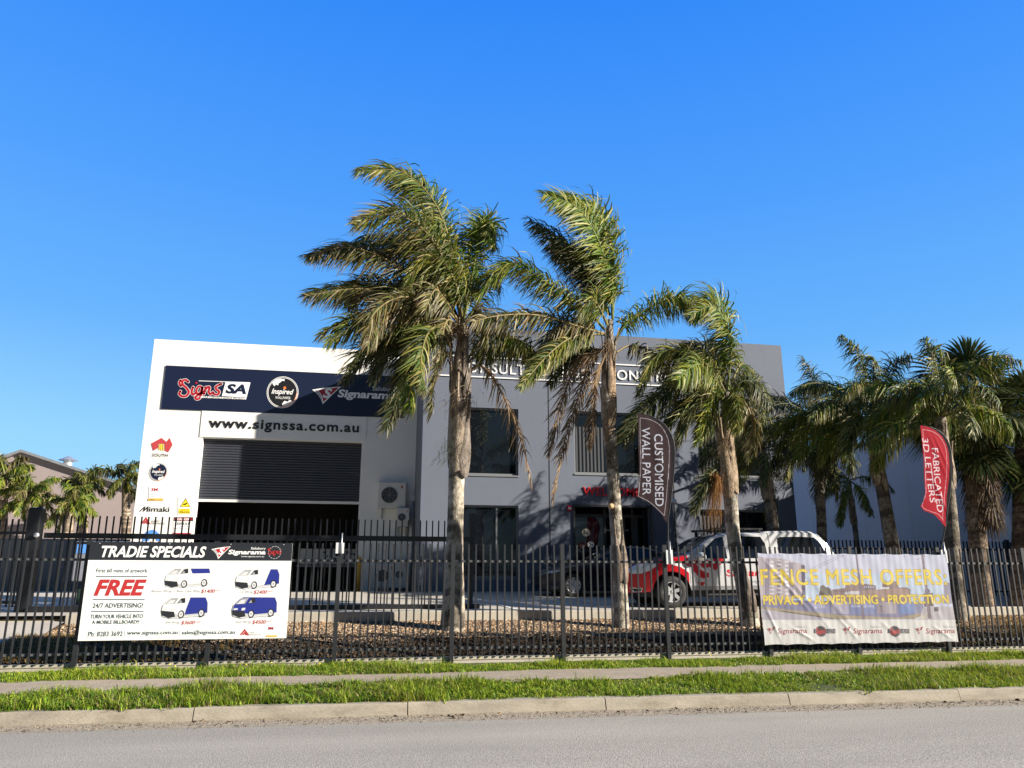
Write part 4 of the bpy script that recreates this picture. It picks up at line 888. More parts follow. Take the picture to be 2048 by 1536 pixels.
def wheel(t, x, y, z, r, w, nsp, m_rim, sgn=-1):
    mb = MB(); M_t = mat('tyre_rubber', (0.022, 0.022, 0.023), 0.8, var=.2, scale=20)
    rr = r*.66
    mb.lathe([(-w/2, rr), (-w/2-.012, r*.8), (-w/2+.012, r*.96), (-w/2+.04, r), (w/2-.04, r), (w/2-.012, r*.96), (w/2+.012, r*.8), (w/2, rr)], (x, y, z), (0, 1, 0), M_t, 40)
    wh_ = mb.build('wheel', t)
    mb = MB(); yo = y+sgn*(w/2-.02)
    mb.lathe([(0, rr*1.02), (-.012, rr), (-.012, rr*.93), (.10, rr*.86), (.10, .001)], (x, yo, z), (0, -sgn, 0), m_rim, 40) if False else None
    mb.lathe([(-.10, rr*.98), (0, rr*1.0), (.012, rr*.99), (.010, rr*.92), (-.06, rr*.88)], (x, yo, z), (0, sgn, 0), m_rim, 40)
    mb.lathe([(-.075, rr*.9), (-.075, .01)], (x, yo, z), (0, sgn, 0), M_blk, 30)
    for k in range(nsp):
        a = 2*pi*k/nsp+.3; d = Vector((cos(a), 0, sin(a))); p = Vector((-sin(a), 0, cos(a))); c = Vector((x, yo, z)); out = Vector((0, sgn, 0))
        w0, w1 = rr*.22, rr*(.15 if nsp > 5 else .2)
        q = [c+d*rr*.12+p*w0*.8+out*-.012, c+d*rr*.12-p*w0*.8+out*-.012, c+d*rr*.93-p*w1+out*.004, c+d*rr*.93+p*w1+out*.004]
        q2 = [v_+out*-.03 for v_ in q]
        mb.add(q+q2, [(0, 1, 2, 3) if sgn < 0 else (3, 2, 1, 0), (0, 3, 7, 4), (1, 5, 6, 2)], m_rim)
    mb.lathe([(-.03, rr*.22), (-.004, rr*.2), (.0, .001)], (x, yo, z), (0, sgn, 0), m_rim, 20)
    mb.build('rim', wh_)
M_paint = leafmat('car_paint', 0.18, 0.0, 0.6)
M_cglass = glassmat('car_glass', (0.008, 0.010, 0.014))
M_chrome = mat('chrome', (0.7, 0.71, 0.72), 0.15, metal=0.9)
M_alloy = mat('alloy', (0.62, 0.63, 0.64), 0.3, metal=0.6)
M_lamp = mat('headlamp_clear', (0.55, 0.60, 0.66), 0.08, spec=0.8, coat=0.8)
M_rub = mat('black_plastic', (0.018, 0.018, 0.02), 0.55)
# silver utility with canopy, red and white wrapped front
UX, UYN, UG = 6.20, 17.55, 0.935
ut = thing('utility_vehicle', 'silver utility with a white canopy and red and white wrapped front, parked facing left', 'utility vehicle', loc=(UX, UYN+.92, UG))
car = Car(ut, 5.5, .92, [(0, .86), (.08, .96), (.25, 1.03), (.6, 1.11), (1.25, 1.19), (1.42, 1.23), (2.15, 1.66), (2.45, 1.735), (2.9, 1.765), (3.55, 1.75), (3.63, 1.80), (4.5, 1.82), (4.9, 1.80), (5.12, 1.68), (5.38, 1.33), (5.5, 1.12)],
          [(0, .80), (.5, .98), (1.3, 1.09), (3, 1.12), (5.4, 1.12)], [(0, .66), (.1, .80), (.25, .90), (.5, .965), (.9, 1), (4.9, 1), (5.25, .95), (5.4, .86)],
          [(0, .34), (.4, .36), (.8, .40), (1.5, .40), (3.5, .42), (4.7, .5), (5.4, .55)], [(1.0, .36, .47), (4.1, .36, .46)], lean=.26)
us = Sheet(1230, 1040, 6.827, UYN)
def up(Lp): return [(at(1230+x/6.827, 1040+y/6.827, UYN)[0]-UX, at(1230+x/6.827, 1040+y/6.827, UYN)[2]-UG) for x, y in Lp]
RED = (0.46, 0.008, 0.015); SIL = (0.52, 0.525, 0.54); WH = (0.72, 0.72, 0.72); BK = (0.022, 0.022, 0.024)
side = [(rect(-.1, 1.42, .2, 1.4), RED), (poly(up([(1000, 560), (1500, 500), (1480, 560), (1380, 690), (1300, 640), (1050, 720), (1000, 640)])), RED)]
side += [(poly(up([(740, 600), (900, 640), (1040, 740), (1090, 900), (1140, 990), (1180, 1010), (1120, 820), (1060, 680), (960, 610), (880, 585)])), WH),
         (poly(up([(980, 610), (1060, 680), (1130, 840), (1180, 1000), (1230, 900), (1160, 860), (1085, 740), (1040, 640)])), (0.45, 0.46, 0.48)),
         (poly(up([(1130, 850), (1240, 850), (1180, 930)])), RED),
         (poly(up([(1040, 560), (1150, 600), (1120, 640), (1280, 720), (1290, 780), (1200, 800), (1130, 760), (1080, 700), (1060, 640)])), RED),
         (stroke(up([(1330, 540), (1250, 530), (1160, 550), (1140, 600), (1180, 660), (1260, 700)]), .065), WH),
         (poly(up([(1440, 510), (1500, 505), (1370, 690), (1290, 640), (1400, 620)])), RED)]
x0, z0 = up([(1515, 770)])[0]; x1, z1 = up([(2280, 690)])[0]
side += [(text('Signarama', x0, x1, z0-.05, z1+.03, bold=.03, shear=.15), RED), (text('Salisbury', x1-.6, x1, z1+.06, z1+.17), (.05, .05, .05)), (text('www.signssa.com.au', x0+.3, x1, z0-.17, z0-.07), (.05, .05, .05))]
side += [(rect(1.38, 4.9, .40, .50), (.25, .25, .26)), (rect(3.605, 3.625, .5, 1.8), (.05, .05, .05)), (rect(2.48, 2.492, .5, 1.12), (.2, .2, .2)), (rect(1.45, 1.46, .55, 1.1), (.2, .2, .2))]
car.body(M_paint, SIL, side, [((-.1, 1.44), BK), ((3.6, 5.5), WH)])
car.patch('windscreen', M_cglass, top=(1.47, 2.26), both=True)
win = [[(1.62, 1.13), (2.20, 1.60), (2.42, 1.66), (2.44, 1.13)], [(2.56, 1.14), (2.56, 1.665), (2.9, 1.68), (3.42, 1.65), (3.50, 1.5), (3.50, 1.14)], [(3.80, 1.20), (3.86, 1.62), (3.95, 1.66), (4.84, 1.66), (4.98, 1.55), (5.14, 1.20)]]
for wpoly in win: car.patch('side_window', M_cglass, wpoly, both=True)
hl = car.patch('headlight', M_lamp, up([(235, 715), (260, 650), (330, 610), (450, 590), (590, 590), (560, 640), (480, 690), (380, 730), (280, 735)]), off=.008, both=True)
fl = car.patch('fog_light', M_chrome, up([(255, 925), (395, 925), (390, 985), (290, 990)]), off=.008, both=True)
car.patch('fog_lens', M_blk, up([(280, 938), (375, 938), (372, 975), (300, 978)]), off=.012, both=True, parent=fl)
mb = MB(); mb.box((-.03, -.45, .62), (-.004, .45, .80), M_blk); mb.box((-.035, -.5, .80), (-.003, .5, .83), M_chrome); mb.build('grille', ut)
mb = MB(); mb.box((-.02, -.6, .36), (.05, .6, .5), M_rub); mb.build('bumper_insert', ut)
mb = MB(); mb.box((.3, -.66, .25), (5.1, .66, .62), M_rub); mb.box((1.5, -.80, .28), (3.5, -.66, .40), M_rub); mb.build('underbody', ut)
for sy in (-1, 1):
    for xc in (1.0, 4.1): wheel(ut, xc, sy*.80, .36, .365, .25, 6, M_alloy, sy)
for sy in (-1, 1):
    mb = MB(); mb.lathe([(-.12, .02), (-.09, .09), (0, .12), (.08, .11), (.12, .03)], (1.72, sy*1.02, 1.16), (0, 1, 0), M_alloy, 14); mb.box((1.68, sy*.93, 1.05), (1.76, sy*1.0, 1.1), M_rub); mb.build('wing_mirror', ut)
mb = MB()
for y in (-.55, .55): mb.bar((2.2, y, 1.86), (3.6, y, 1.86), .05, .04, M_blk)
for xx in (2.25, 2.7, 3.1, 3.5): mb.bar((xx, -.6, 1.84), (xx, .6, 1.84), .05, .035, M_blk)
for y in (-.56, .56):
    for xx in (2.3, 3.45): mb.box((xx, y-.03, 1.70), (xx+.06, y+.03, 1.83), M_blk)
mb.build('roof_rack', ut)
mb = MB(); mb.box((2.62, -.945, 1.0), (2.8, -.925, 1.03), M_chrome); mb.box((3.2, -.945, 1.0), (3.38, -.925, 1.03), M_chrome); mb.build('door_handle', ut)
# dark hatchback
SX, SYN, SG = 4.98, 21.35, 1.10
sd = thing('dark_car', 'dark navy car with silver spoked wheels parked by the grey office entrance', 'car', loc=(SX, SYN+.89, SG))
car = Car(sd, 4.45, .89, [(0, .60), (.08, .70), (.3, .78), (.8, .88), (1.25, .94), (1.4, .97), (2.15, 1.34), (2.6, 1.41), (3.2, 1.37), (3.8, 1.14), (4.1, 1.0), (4.45, .92)],
          [(0, .60), (.6, .80), (1.3, .90), (3, .95), (4.45, .95)], [(0, .64), (.12, .80), (.3, .91), (.6, .97), (1, 1), (3.8, 1), (4.3, .92), (4.45, .82)],
          [(0, .20), (.5, .22), (4.0, .24), (4.45, .3)], [(.88, .32, .385), (3.48, .32, .385)], lean=.36)
car.body(M_paint, (0.010, 0.013, 0.022), [], [])
car.patch('windscreen', M_cglass, top=(1.44, 2.2), both=True)
for wpoly in ([(1.7, .97), (2.2, 1.27), (2.5, 1.32), (2.55, .98)], [(2.62, .98), (2.6, 1.33), (3.1, 1.3), (3.55, 1.12), (3.6, .99)]): car.patch('side_window', M_cglass, wpoly, both=True)
car.patch('window_trim', M_chrome, [(1.6, .955), (3.7, .975), (3.68, .99), (1.64, .97)], off=.008, both=True)
car.patch('headlight', M_lamp, [(.12, .64), (.20, .69), (.46, .735), (.52, .71), (.36, .655)], off=.008, both=True)
mb = MB(); mb.box((-.02, -.4, .34), (-.002, .4, .60), M_blk); mb.box((-.024, -.42, .60), (-.002, .42, .615), M_chrome); mb.build('grille', sd)
mb = MB(); mb.box((.3, -.62, .15), (4.2, .62, .5), M_rub); mb.build('underbody', sd)
for sy in (-1, 1):
    for xc in (.88, 3.48): wheel(sd, xc, sy*.77, .32, .325, .22, 10, M_alloy, sy)
mb = MB(); mb.lathe([(-.1, .02), (-.06, .07), (.02, .08), (.09, .03)], (1.78, -.97, 1.0), (0, 1, 0), M_blk, 12); mb.build('wing_mirror', sd)

# ------------------------------------------------------------------ palms
M_leaf = leafmat('palm_leaf', 0.5, 0.26, 0.32); M_dry = leafmat('dry_leaf', 0.7, 0.2, 0.2); M_bark = leafmat('palm_bark', 0.85, 0.0, 0.2)
_nt = M_bark.node_tree; _n = _nt.nodes.new('ShaderNodeTexNoise'); _n.inputs['Scale'].default_value = 30; _b = _nt.nodes.new('ShaderNodeBump'); _b.inputs['Strength'].default_value = .8; _b.inputs['Distance'].default_value = .02
_tc = _nt.nodes.new('ShaderNodeTexCoord'); _nt.links.new(_tc.outputs['Object'], _n.inputs['Vector']); _nt.links.new(_n.outputs['Fac'], _b.inputs['Height']); _nt.links.new(_b.outputs[0], _nt.nodes['Principled BSDF'].inputs['Normal'])
PAL = {'fresh': [(.065, .135, .010), (.13, .20, .014), (.22, .25, .022), (.035, .085, .008), (.30, .28, .05)], 'mid': [(.05, .095, .012), (.11, .15, .016), (.21, .21, .028), (.022, .045, .009), (.30, .25, .08), (.07, .115, .014)],
       'old': [(.07, .09, .022), (.14, .13, .035), (.24, .19, .07), (.04, .045, .016), (.12, .08, .025), (.30, .25, .14), (.09, .11, .02), (.03, .04, .012)], 'dark': [(.022, .040, .011), (.04, .06, .014), (.06, .075, .02), (.09, .09, .03)],
       'dead': [(.20, .13, .07), (.28, .19, .11), (.15, .09, .05), (.33, .25, .16)], 'rust': [(.30, .14, .04), (.22, .10, .03), (.36, .20, .08)]}
RIB = {'fresh': (.16, .20, .05), 'mid': (.22, .19, .07), 'old': (.28, .22, .10), 'dark': (.10, .10, .04), 'dead': (.24, .16, .09), 'rust': (.25, .13, .05)}
_n4 = _nt.nodes.new('ShaderNodeTexNoise'); _n4.inputs['Scale'].default_value = 7; _n4.inputs['Detail'].default_value = 9; _n4.inputs['Roughness'].default_value = .75; _m4 = _nt.nodes.new('ShaderNodeMapping'); _m4.inputs['Scale'].default_value = (1, 1, .6)
_r4 = _nt.nodes.new('ShaderNodeValToRGB'); _r4.color_ramp.elements[0].position = .36; _r4.color_ramp.elements[1].position = .64; _r4.color_ramp.elements[0].color = (.35, .32, .29, 1); _r4.color_ramp.elements[1].color = (1.30, 1.30, 1.30, 1)
_x4 = _nt.nodes.new('ShaderNodeMix'); _x4.data_type = 'RGBA'; _x4.blend_type = 'MULTIPLY'; _x4.inputs[0].default_value = 1.0; _p4 = _nt.nodes['Principled BSDF']
_nt.links.new(_tc.outputs['Object'], _m4.inputs[0]); _nt.links.new(_m4.outputs[0], _n4.inputs['Vector']); _nt.links.new(_n4.outputs['Fac'], _r4.inputs[0])
_nt.links.new(_p4.inputs['Base Color'].links[0].from_socket, _x4.inputs[6]); _nt.links.new(_r4.outputs[0], _x4.inputs[7]); _nt.links.new(_x4.outputs[2], _p4.inputs['Base Color'])
def spline(P, n):
    P = np.array(P, float); P = np.vstack([2*P[0]-P[1], P, 2*P[-1]-P[-2]]); out = []
    m = len(P)-3
    for k in range(n):
        s = min(k/(n-1)*m, m-1e-6); i = int(s); t = s-i; a, b, c, d = P[i:i+4]
        out.append(.5*(2*b+(c-a)*t+(2*a-5*b+4*c-d)*t*t+(3*b-a-3*c+d)*t**3))
    return np.array(out)
def unit(a): return a/(np.linalg.norm(a, axis=-1, keepdims=True)+1e-9)
def frond(name, parent, P, pal='mid', n=70, L=.62, w=.030, wind=(-.35, .05, 0), droop=.35, start=.14, plume=.55, sweep=.55, rib=.022, m=None, seed=None, dens=1.0, roll=None):
    """feather leaf: a rib through P with leaflets on both sides"""
    n = int(n*1.45); N = 30; Q = spline(P, N); T = unit(np.gradient(Q, axis=0))
    up_ = np.array([0, 0, 1.0]); side = np.cross(T, up_); bad = np.linalg.norm(side, axis=1) < .25
    side[bad] = np.cross(T[bad], np.array([0, 1.0, 0.2])); side = unit(side)
    for i in range(1, N):
        if side[i] @ side[i-1] < 0: side[i] = -side[i]
    U = unit(np.cross(side, T)); ro = rng.choice([-1, 1])*rng.uniform(.5, 1.2) if roll is None else roll
    side, U = side*cos(ro)+U*sin(ro), U*cos(ro)-side*sin(ro)
    # rib
    rad = rib*(1-np.linspace(0, 1, N))**.8+.004; ang = np.arange(5)*2*pi/5
    RV = (Q[:, None]+side[:, None]*(np.cos(ang)[None, :, None]*rad[:, None, None]*1.3)+U[:, None]*(np.sin(ang)[None, :, None]*rad[:, None, None])).reshape(-1, 3)
    i = np.arange(N-1)[:, None]*5; k = np.arange(5)[None, :]; RF = np.stack([i+k, i+(k+1) % 5, i+5+(k+1) % 5, i+5+k], 2).reshape(-1, 4)
    RC = np.tile(np.array(RIB[pal]), (len(RV), 1))*rng.uniform(.8, 1.2, (len(RV), 1))
    # leaflets
    t = np.repeat(start+(1-start)*(np.arange(n)+.5)/n, 2)+rng.normal(0, .004, 2*n); t = np.clip(t, start, .999)
    keep = rng.random(2*n) < dens; t = t[keep]; sg = np.tile([1.0, -1.0], n)[keep]; M = len(t)
    fi = t*(N-1); i0 = fi.astype(int); fr = (fi-i0)[:, None]
    def at_(A): return A[i0]*(1-fr)+A[np.minimum(i0+1, N-1)]*fr
    p0 = at_(Q); tt = unit(at_(T)); ss = unit(at_(side)); uu = unit(at_(U))
    rel = (t-start)/(1-start); ln = 1.3*L*np.clip(.5+1.2*rel-1.45*rel**2.2, .2, 1.05)*rng.uniform(.78, 1.12, M)
    sw = sweep*.75+.55*rel+rng.normal(0, .12, M); pl_ = rng.choice([-.6, -.15, .25, .8], M)*plume+rng.normal(0, .15, M)
    d = unit(ss*sg[:, None]+tt*sw[:, None]+uu*pl_[:, None])
    S = 5; v_ = np.linspace(0, 1, S)[None, :, None]
    bend = np.array(wind)[None, :]*rng.uniform(.5, 1.4, (M, 1))+np.array([0, 0, -1.0])[None, :]*1.3*droop*rng.uniform(.4, 1.6, (M, 1))
    C = d[:, None]*v_+bend[:, None]*v_**2*(1.0+.5*v_); ln_ = np.linalg.norm(C[:, -1], axis=1)[:, None, None]
    C = p0[:, None]+C/np.maximum(ln_, .6)*ln[:, None, None]
    wv = unit(np.cross(d, uu)+rng.normal(0, .45, (M, 3))); wd = w*np.array([.55, 1, .95, .7, .12])[None, :, None]*rng.uniform(.7, 1.2, (M, 1, 1))
    A = C+wv[:, None]*wd/2; B = C-wv[:, None]*wd/2
    LV = np.stack([A, B], 2).reshape(-1, 3); b0 = np.arange(M)[:, None]*S*2; q = np.arange(S-1)[None, :]*2
    LF = np.stack([b0+q, b0+q+1, b0+q+3, b0+q+2], 2).reshape(-1, 4)
    pc = np.array(PAL[pal]); ci = pc[rng.integers(0, len(pc), M)]*rng.uniform(.75, 1.25, (M, 1)); tip = np.linspace(0, 1, S)[None, :, None]**3*rng.uniform(0, .7, (M, 1, 1))
    LC = ci[:, None]*(1-tip)+np.array([.25, .18, .09])[None, None]*tip; LC = np.repeat(LC, 2, axis=1).reshape(-1, 3)
    V = np.concatenate([RV, LV]); F = np.concatenate([RF, LF+len(RV)])
    return npmesh(name, V, F, m or (M_dry if pal in ('dead', 'rust') else M_leaf), parent, np.concatenate([RC, LC]))
def trunk(parent, P, rads, ring=.13, tone=(.27, .235, .20), name='trunk', seed=0):
    r_ = np.random.default_rng(seed); Q = spline(P, 140); n = 20; d = np.r_[0, np.cumsum(np.linalg.norm(np.diff(Q, axis=0), axis=1))]
    rr = np.interp(d/d[-1], np.linspace(0, 1, len(rads)), rads); V = []; C = []
    edges = [0]
    while edges[-1] < d[-1]: edges.append(edges[-1]+ring*r_.uniform(.6, 1.4))
    shade = r_.choice([.45, .7, .95, 1.1, 1.25], len(edges)+1); T = unit(np.gradient(Q, axis=0))
    for i in range(140):
        a = unit(np.cross(T[i], [0.1, 1, 0])); b = np.cross(T[i], a)
        for k in range(n):
            th = 2*pi*k/n; wob = .05*sin(3*th+.7)+.02*sin(7*th); dd = d[i]+wob*.5; e = np.searchsorted(edges, dd); ph = (dd-edges[e-1])/(edges[min(e, len(edges)-1)]-edges[e-1]+1e-6) if e > 0 else .5; ph = min(1, max(0, ph))
            scar = max(0, 1-abs(ph-.02)/.14) if e > 0 else 0
            R_ = rr[i]*(1+.012*sin(5*th+d[i]*2)+.035*(1-ph)*.6-.03*scar+r_.normal(0, .006))
            V.append(Q[i]+a*cos(th)*R_+b*sin(th)*R_)
            c = np.array(tone)*shade[e]*(1-.65*scar)*r_.uniform(.82, 1.15); C.append(c*np.array([1, .97+.03*sin(th), .94]))
    i = np.arange(139)[:, None]*n; k = np.arange(n)[None, :]; F = np.stack([i+k, i+(k+1) % n, i+n+(k+1) % n, i+n+k], 2).reshape(-1, 4)
    return npmesh(name, np.array(V), F, M_bark, parent, np.clip(np.array(C), .01, .6), True)
def sheath(parent, c, ang, z0, z1, r0, r1, span, tone=(.30, .24, .18), out=0.0, seed=0):
    """old leaf base clasping the trunk, narrowing to a stalk"""
    r_ = np.random.default_rng(seed); nu, nv = 11, 26; V = []; C = []
    for j in range(nv):
        v = j/(nv-1); z = z0+(z1-z0)*v; sp = span*(.55+.45*min(1, v*5)) * (1 if v < .25 else max(.10, 1-(v-.25)/.6))
        r = r0+(r1-r0)*v+out*v**3+.03*sin(pi*min(1, v*1.6))
        for i in range(nu):
            u = (i/(nu-1)-.5)*2; a = ang+sp*u/2; rr = r*(1-.04*u*u)+.015*(1-u*u)
            V.append((c[0]+(c[2]-c[0])*v+cos(a)*rr, c[1]+sin(a)*rr, z+(.05*abs(u) if j == 0 else 0)))
            s_ = r_.uniform(.75, 1.15)*(.8+.35*sin(u*9+seed)**2); C.append(np.array(tone)*s_)
    V = np.array(V); i = (np.arange(nv-1)[:, None]*nu+np.arange(nu-1)[None, :]).ravel()
    F = np.stack([i, i+1, i+1+nu, i+nu], 1)
    return npmesh('leaf_sheath', V, F, M_bark, parent, np.clip(np.array(C), .01, .6), True)
def strands(name, parent, c, n, L, spread, pal, droop=.8, w=.012, wind=(-.2, 0, 0), start=.05):
    """tangle of fibres or an old flower stalk"""
    c = np.array(c); S = 6; v = np.linspace(0, 1, S)[None, :, None]; d = unit(rng.normal(0, 1, (n, 3))*np.array([1, 1, .6]))*spread
    bend = np.array([0, 0, -droop])[None]+np.array(wind)[None]; C = c+rng.normal(0, start, (n, 1, 3))+(d[:, None]*v+bend[:, None]*v**1.6)*L*rng.uniform(.5, 1.2, (n, 1, 1))+rng.normal(0, .02, (n, S, 3))*v
    wv = unit(rng.normal(0, 1, (n, 3)))[:, None]*w/2*(1-v*.7); V = np.stack([C+wv, C-wv], 2).reshape(-1, 3)
    b0 = np.arange(n)[:, None]*S*2; q = np.arange(S-1)[None]*2; F = np.stack([b0+q, b0+q+1, b0+q+3, b0+q+2], 2).reshape(-1, 4)
    pc = np.array(PAL[pal]); col = np.repeat(pc[rng.integers(0, len(pc), n)]*rng.uniform(.6, 1.1, (n, 1)), S*2, axis=0)
    return npmesh(name, V, F, M_dry, parent, col)
PALMS = 'feather palms behind the street fence'
def palm(label, Y, base, fronds, rads, group=PALMS, path=None, tone=(.27, .235, .20), seed=0):
    o = at(*base, Y); t = thing('palm_tree', label, 'palm tree', group)
    trunk(t, [at(x, y, Y+d) for x, y, d in path], rads, seed=seed, tone=tone)
    for f in fronds:
        k = dict(f[1]); nm = 'dead_frond' if k.get('pal') in ('dead', 'rust') else 'frond'
        frond(nm, t, [at(x, y, Y+d) for x, y, d in f[0]], **k)
        if nm == 'frond' and k.get('n', 0) >= 70:
            jx, jy, jd = random.uniform(-16, 16), random.uniform(-14, 18), random.choice([-.45, .45]); N_ = len(f[0])-1
            k['pal'] = random.choice([k['pal'], 'mid', 'dark', 'fresh']) if k['pal'] != 'fresh' else 'fresh'
            frond(nm, t, [at(x+jx*i/N_, y+jy*i/N_, Y+d+jd*i/N_) for i, (x, y, d) in enumerate(f[0])], **k)
    return t
def S3(L, ds=(0, 0)):
    n = len(L); return [(x, y, ds[0]+(ds[1]-ds[0])*(i/(n-1))) for i, (x, y) in enumerate(L)]
F_ = lambda pts, ds=(0, 0), **k: (S3(pts, ds), k)
# first palm: the tallest, blown to the left
p1 = palm('tallest windblown palm, its ragged crown covering the end of the navy sign', 15.0, (905, 1262), [
    F_([(925, 640), (908, 520), (872, 410), (805, 345), (715, 342)], (0, -.5), pal='mid', n=95, L=.72, plume=.5),
    F_([(925, 640), (900, 540), (850, 455), (785, 420), (715, 440)], (0, -1.0), pal='old', n=95, L=.75, plume=.6),
    F_([(922, 645), (905, 570), (870, 500), (820, 480), (760, 520)], (0, -.2), pal='old', n=90, L=.75),
    F_([(920, 650), (855, 580), (765, 515), (690, 495), (615, 512)], (0, -.7), pal='old', n=95, L=.70, droop=.5),
    F_([(918, 655), (860, 610), (790, 570), (720, 565), (690, 600)], (0, .4), pal='mid', n=85, L=.7, droop=.5),
    F_([(915, 660), (835, 605), (745, 580), (680, 580), (612, 592)], (0, -.4), pal='old', n=95, L=.72, droop=.5),
    F_([(912, 665), (840, 645), (760, 625), (700, 635), (640, 668)], (0, -.9), pal='mid', n=90, L=.66, droop=.6),
    F_([(908, 680), (840, 660), (780, 670), (735, 700), (700, 760)], (0, .2), pal='dark', n=80, L=.66, droop=.6),
    F_([(905, 690), (850, 660), (805, 700), (800, 770), (772, 860)], (0, -.6), pal='dark', n=85, L=.62, droop=.5),
    F_([(905, 695), (870, 670), (838, 690), (820, 750), (825, 815)], (0, -1.0), pal='mid', n=75, L=.6, droop=.6),
    F_([(908, 705), (885, 715), (868, 760), (862, 830)], (0, -.7), pal='old', n=60, L=.55, droop=.5),
    F_([(928, 640), (945, 560), (962, 480), (982, 445), (992, 500)], (0, .3), pal='fresh', n=85, L=.6, plume=.8, droop=.3),
    F_([(926, 640), (935, 550), (945, 470), (970, 440), (985, 460)], (0, .8), pal='fresh', n=75, L=.6, plume=.8),
    F_([(930, 645), (960, 600), (985, 560), (1000, 570)], (0, .8), pal='fresh', n=60, L=.5),
    F_([(935, 725), (965, 705), (1010, 690), (1055, 695), (1085, 730)], (0, .5), pal='dark', n=75, L=.55, droop=.7),
    F_([(935, 720), (960, 680), (1000, 665), (1040, 690)], (0, -.5), pal='mid', n=60, L=.5, droop=.6),
    F_([(935, 760), (945, 738), (962, 732), (985, 755), (1015, 810), (1045, 890), (1064, 970)], (0, -.3), pal='dead', n=55, L=.45, droop=1.0, start=.4, dens=.7, wind=(-.15, 0, 0)),
    F_([(915, 640), (890, 600), (870, 580), (850, 620)], (-.3, -1.1), pal='old', n=60, L=.6, droop=.6),
    F_([(915, 650), (895, 640), (885, 670), (878, 720)], (-.3, -1.0), pal='old', n=55, L=.5, droop=.6),
    F_([(920, 650), (880, 590), (830, 570), (780, 610)], (.2, 1.0), pal='mid', n=70, L=.65, droop=.5),
    F_([(922, 640), (912, 560), (890, 470), (850, 390), (790, 365)], (.1, .6), pal='fresh', n=90, L=.7),
    F_([(920, 645), (880, 560), (825, 500), (750, 470), (690, 500)], (.1, .8), pal='mid', n=90, L=.7, droop=.5),
    F_([(918, 655), (870, 615), (810, 600), (760, 630), (735, 690)], (0, -1.1), pal='old', n=85, L=.68, droop=.6),
    F_([(915, 665), (870, 640), (815, 645), (770, 690), (752, 750)], (0, .8), pal='dark', n=80, L=.66, droop=.6),
    F_([(912, 675), (880, 650), (850, 665), (835, 720), (842, 770)], (-.2, -1.2), pal='mid', n=75, L=.6, droop=.6),
    F_([(926, 645), (915, 580), (890, 530), (850, 520), (815, 560)], (-.2, -1.2), pal='mid', n=80, L=.7, droop=.5),
    F_([(930, 650), (950, 620), (965, 640), (972, 690)], (-.2, -.9), pal='old', n=55, L=.5, droop=.6)],
    [.245, .20, .165, .155, .155, .165, .17, .16, .13, .09], path=[(905, 1268, 0), (908, 1180, 0), (910, 1060, 0), (915, 900, 0), (922, 760, 0), (927, 640, 0)], seed=1, tone=(.38, .34, .29))
c1 = at(916, 960, 15.0); tp1 = at(925, 700, 15.0)
for k, (a, z0, z1, r0, r1, sp, out) in enumerate([(-2.0, 3.60, 5.6, .20, .17, 2.2, .10), (-.9, 3.50, 5.1, .20, .20, 1.9, .05), (2.4, 3.7, 5.7, .20, .19, 2.2, .12), (-1.5, 4.3, 6.2, .19, .13, 2.0, .1), (-2.7, 4.2, 6.0, .19, .17, 1.9, .14), (-.5, 4.5, 6.3, .19, .15, 1.9, .12), (1.0, 3.9, 5.9, .2, .18, 2.2, .1), (-1.2, 5.2, 6.7, .17, .1, 1.8, .06), (-2.2, 5.3, 6.8, .17, .1, 1.8, .06)]):
    sheath(p1, (c1[0], 15.0, tp1[0]), a, z0, z1, r0, r1, sp, out=out, seed=k, tone=(.20, .17, .145) if k % 2 else (.33, .27, .21))
def stubs(p, c, zs, r, seed):
    r_ = np.random.default_rng(seed)
    for k, z in enumerate(zs):
        sheath(p, (c[0], 15.0, c[0]+c[1]), -1.57+r_.uniform(-1.7, 1.7), z, z+r_.uniform(.5, 1.1), r, r*.95, r_.uniform(.35, .6), out=r_.uniform(.08, .30), seed=seed+k, tone=[(.30, .25, .19), (.10, .085, .07), (.20, .16, .12)][k % 3])
stubs(p1, (c1[0], .06), [4.6, 5.0, 5.2, 5.5, 5.7, 5.9, 6.0, 6.2], .19, 200)
strands('fibre_tangle', p1, at(905, 900, 14.85), 90, .35, .3, 'dark', .6, start=.14)
strands('fibre_tangle', p1, at(915, 655, 14.75), 260, .75, .6, 'dead', .6); strands('fibre_tangle', p1, at(925, 800, 14.9), 130, .5, .35, 'dead', .5, start=.16)
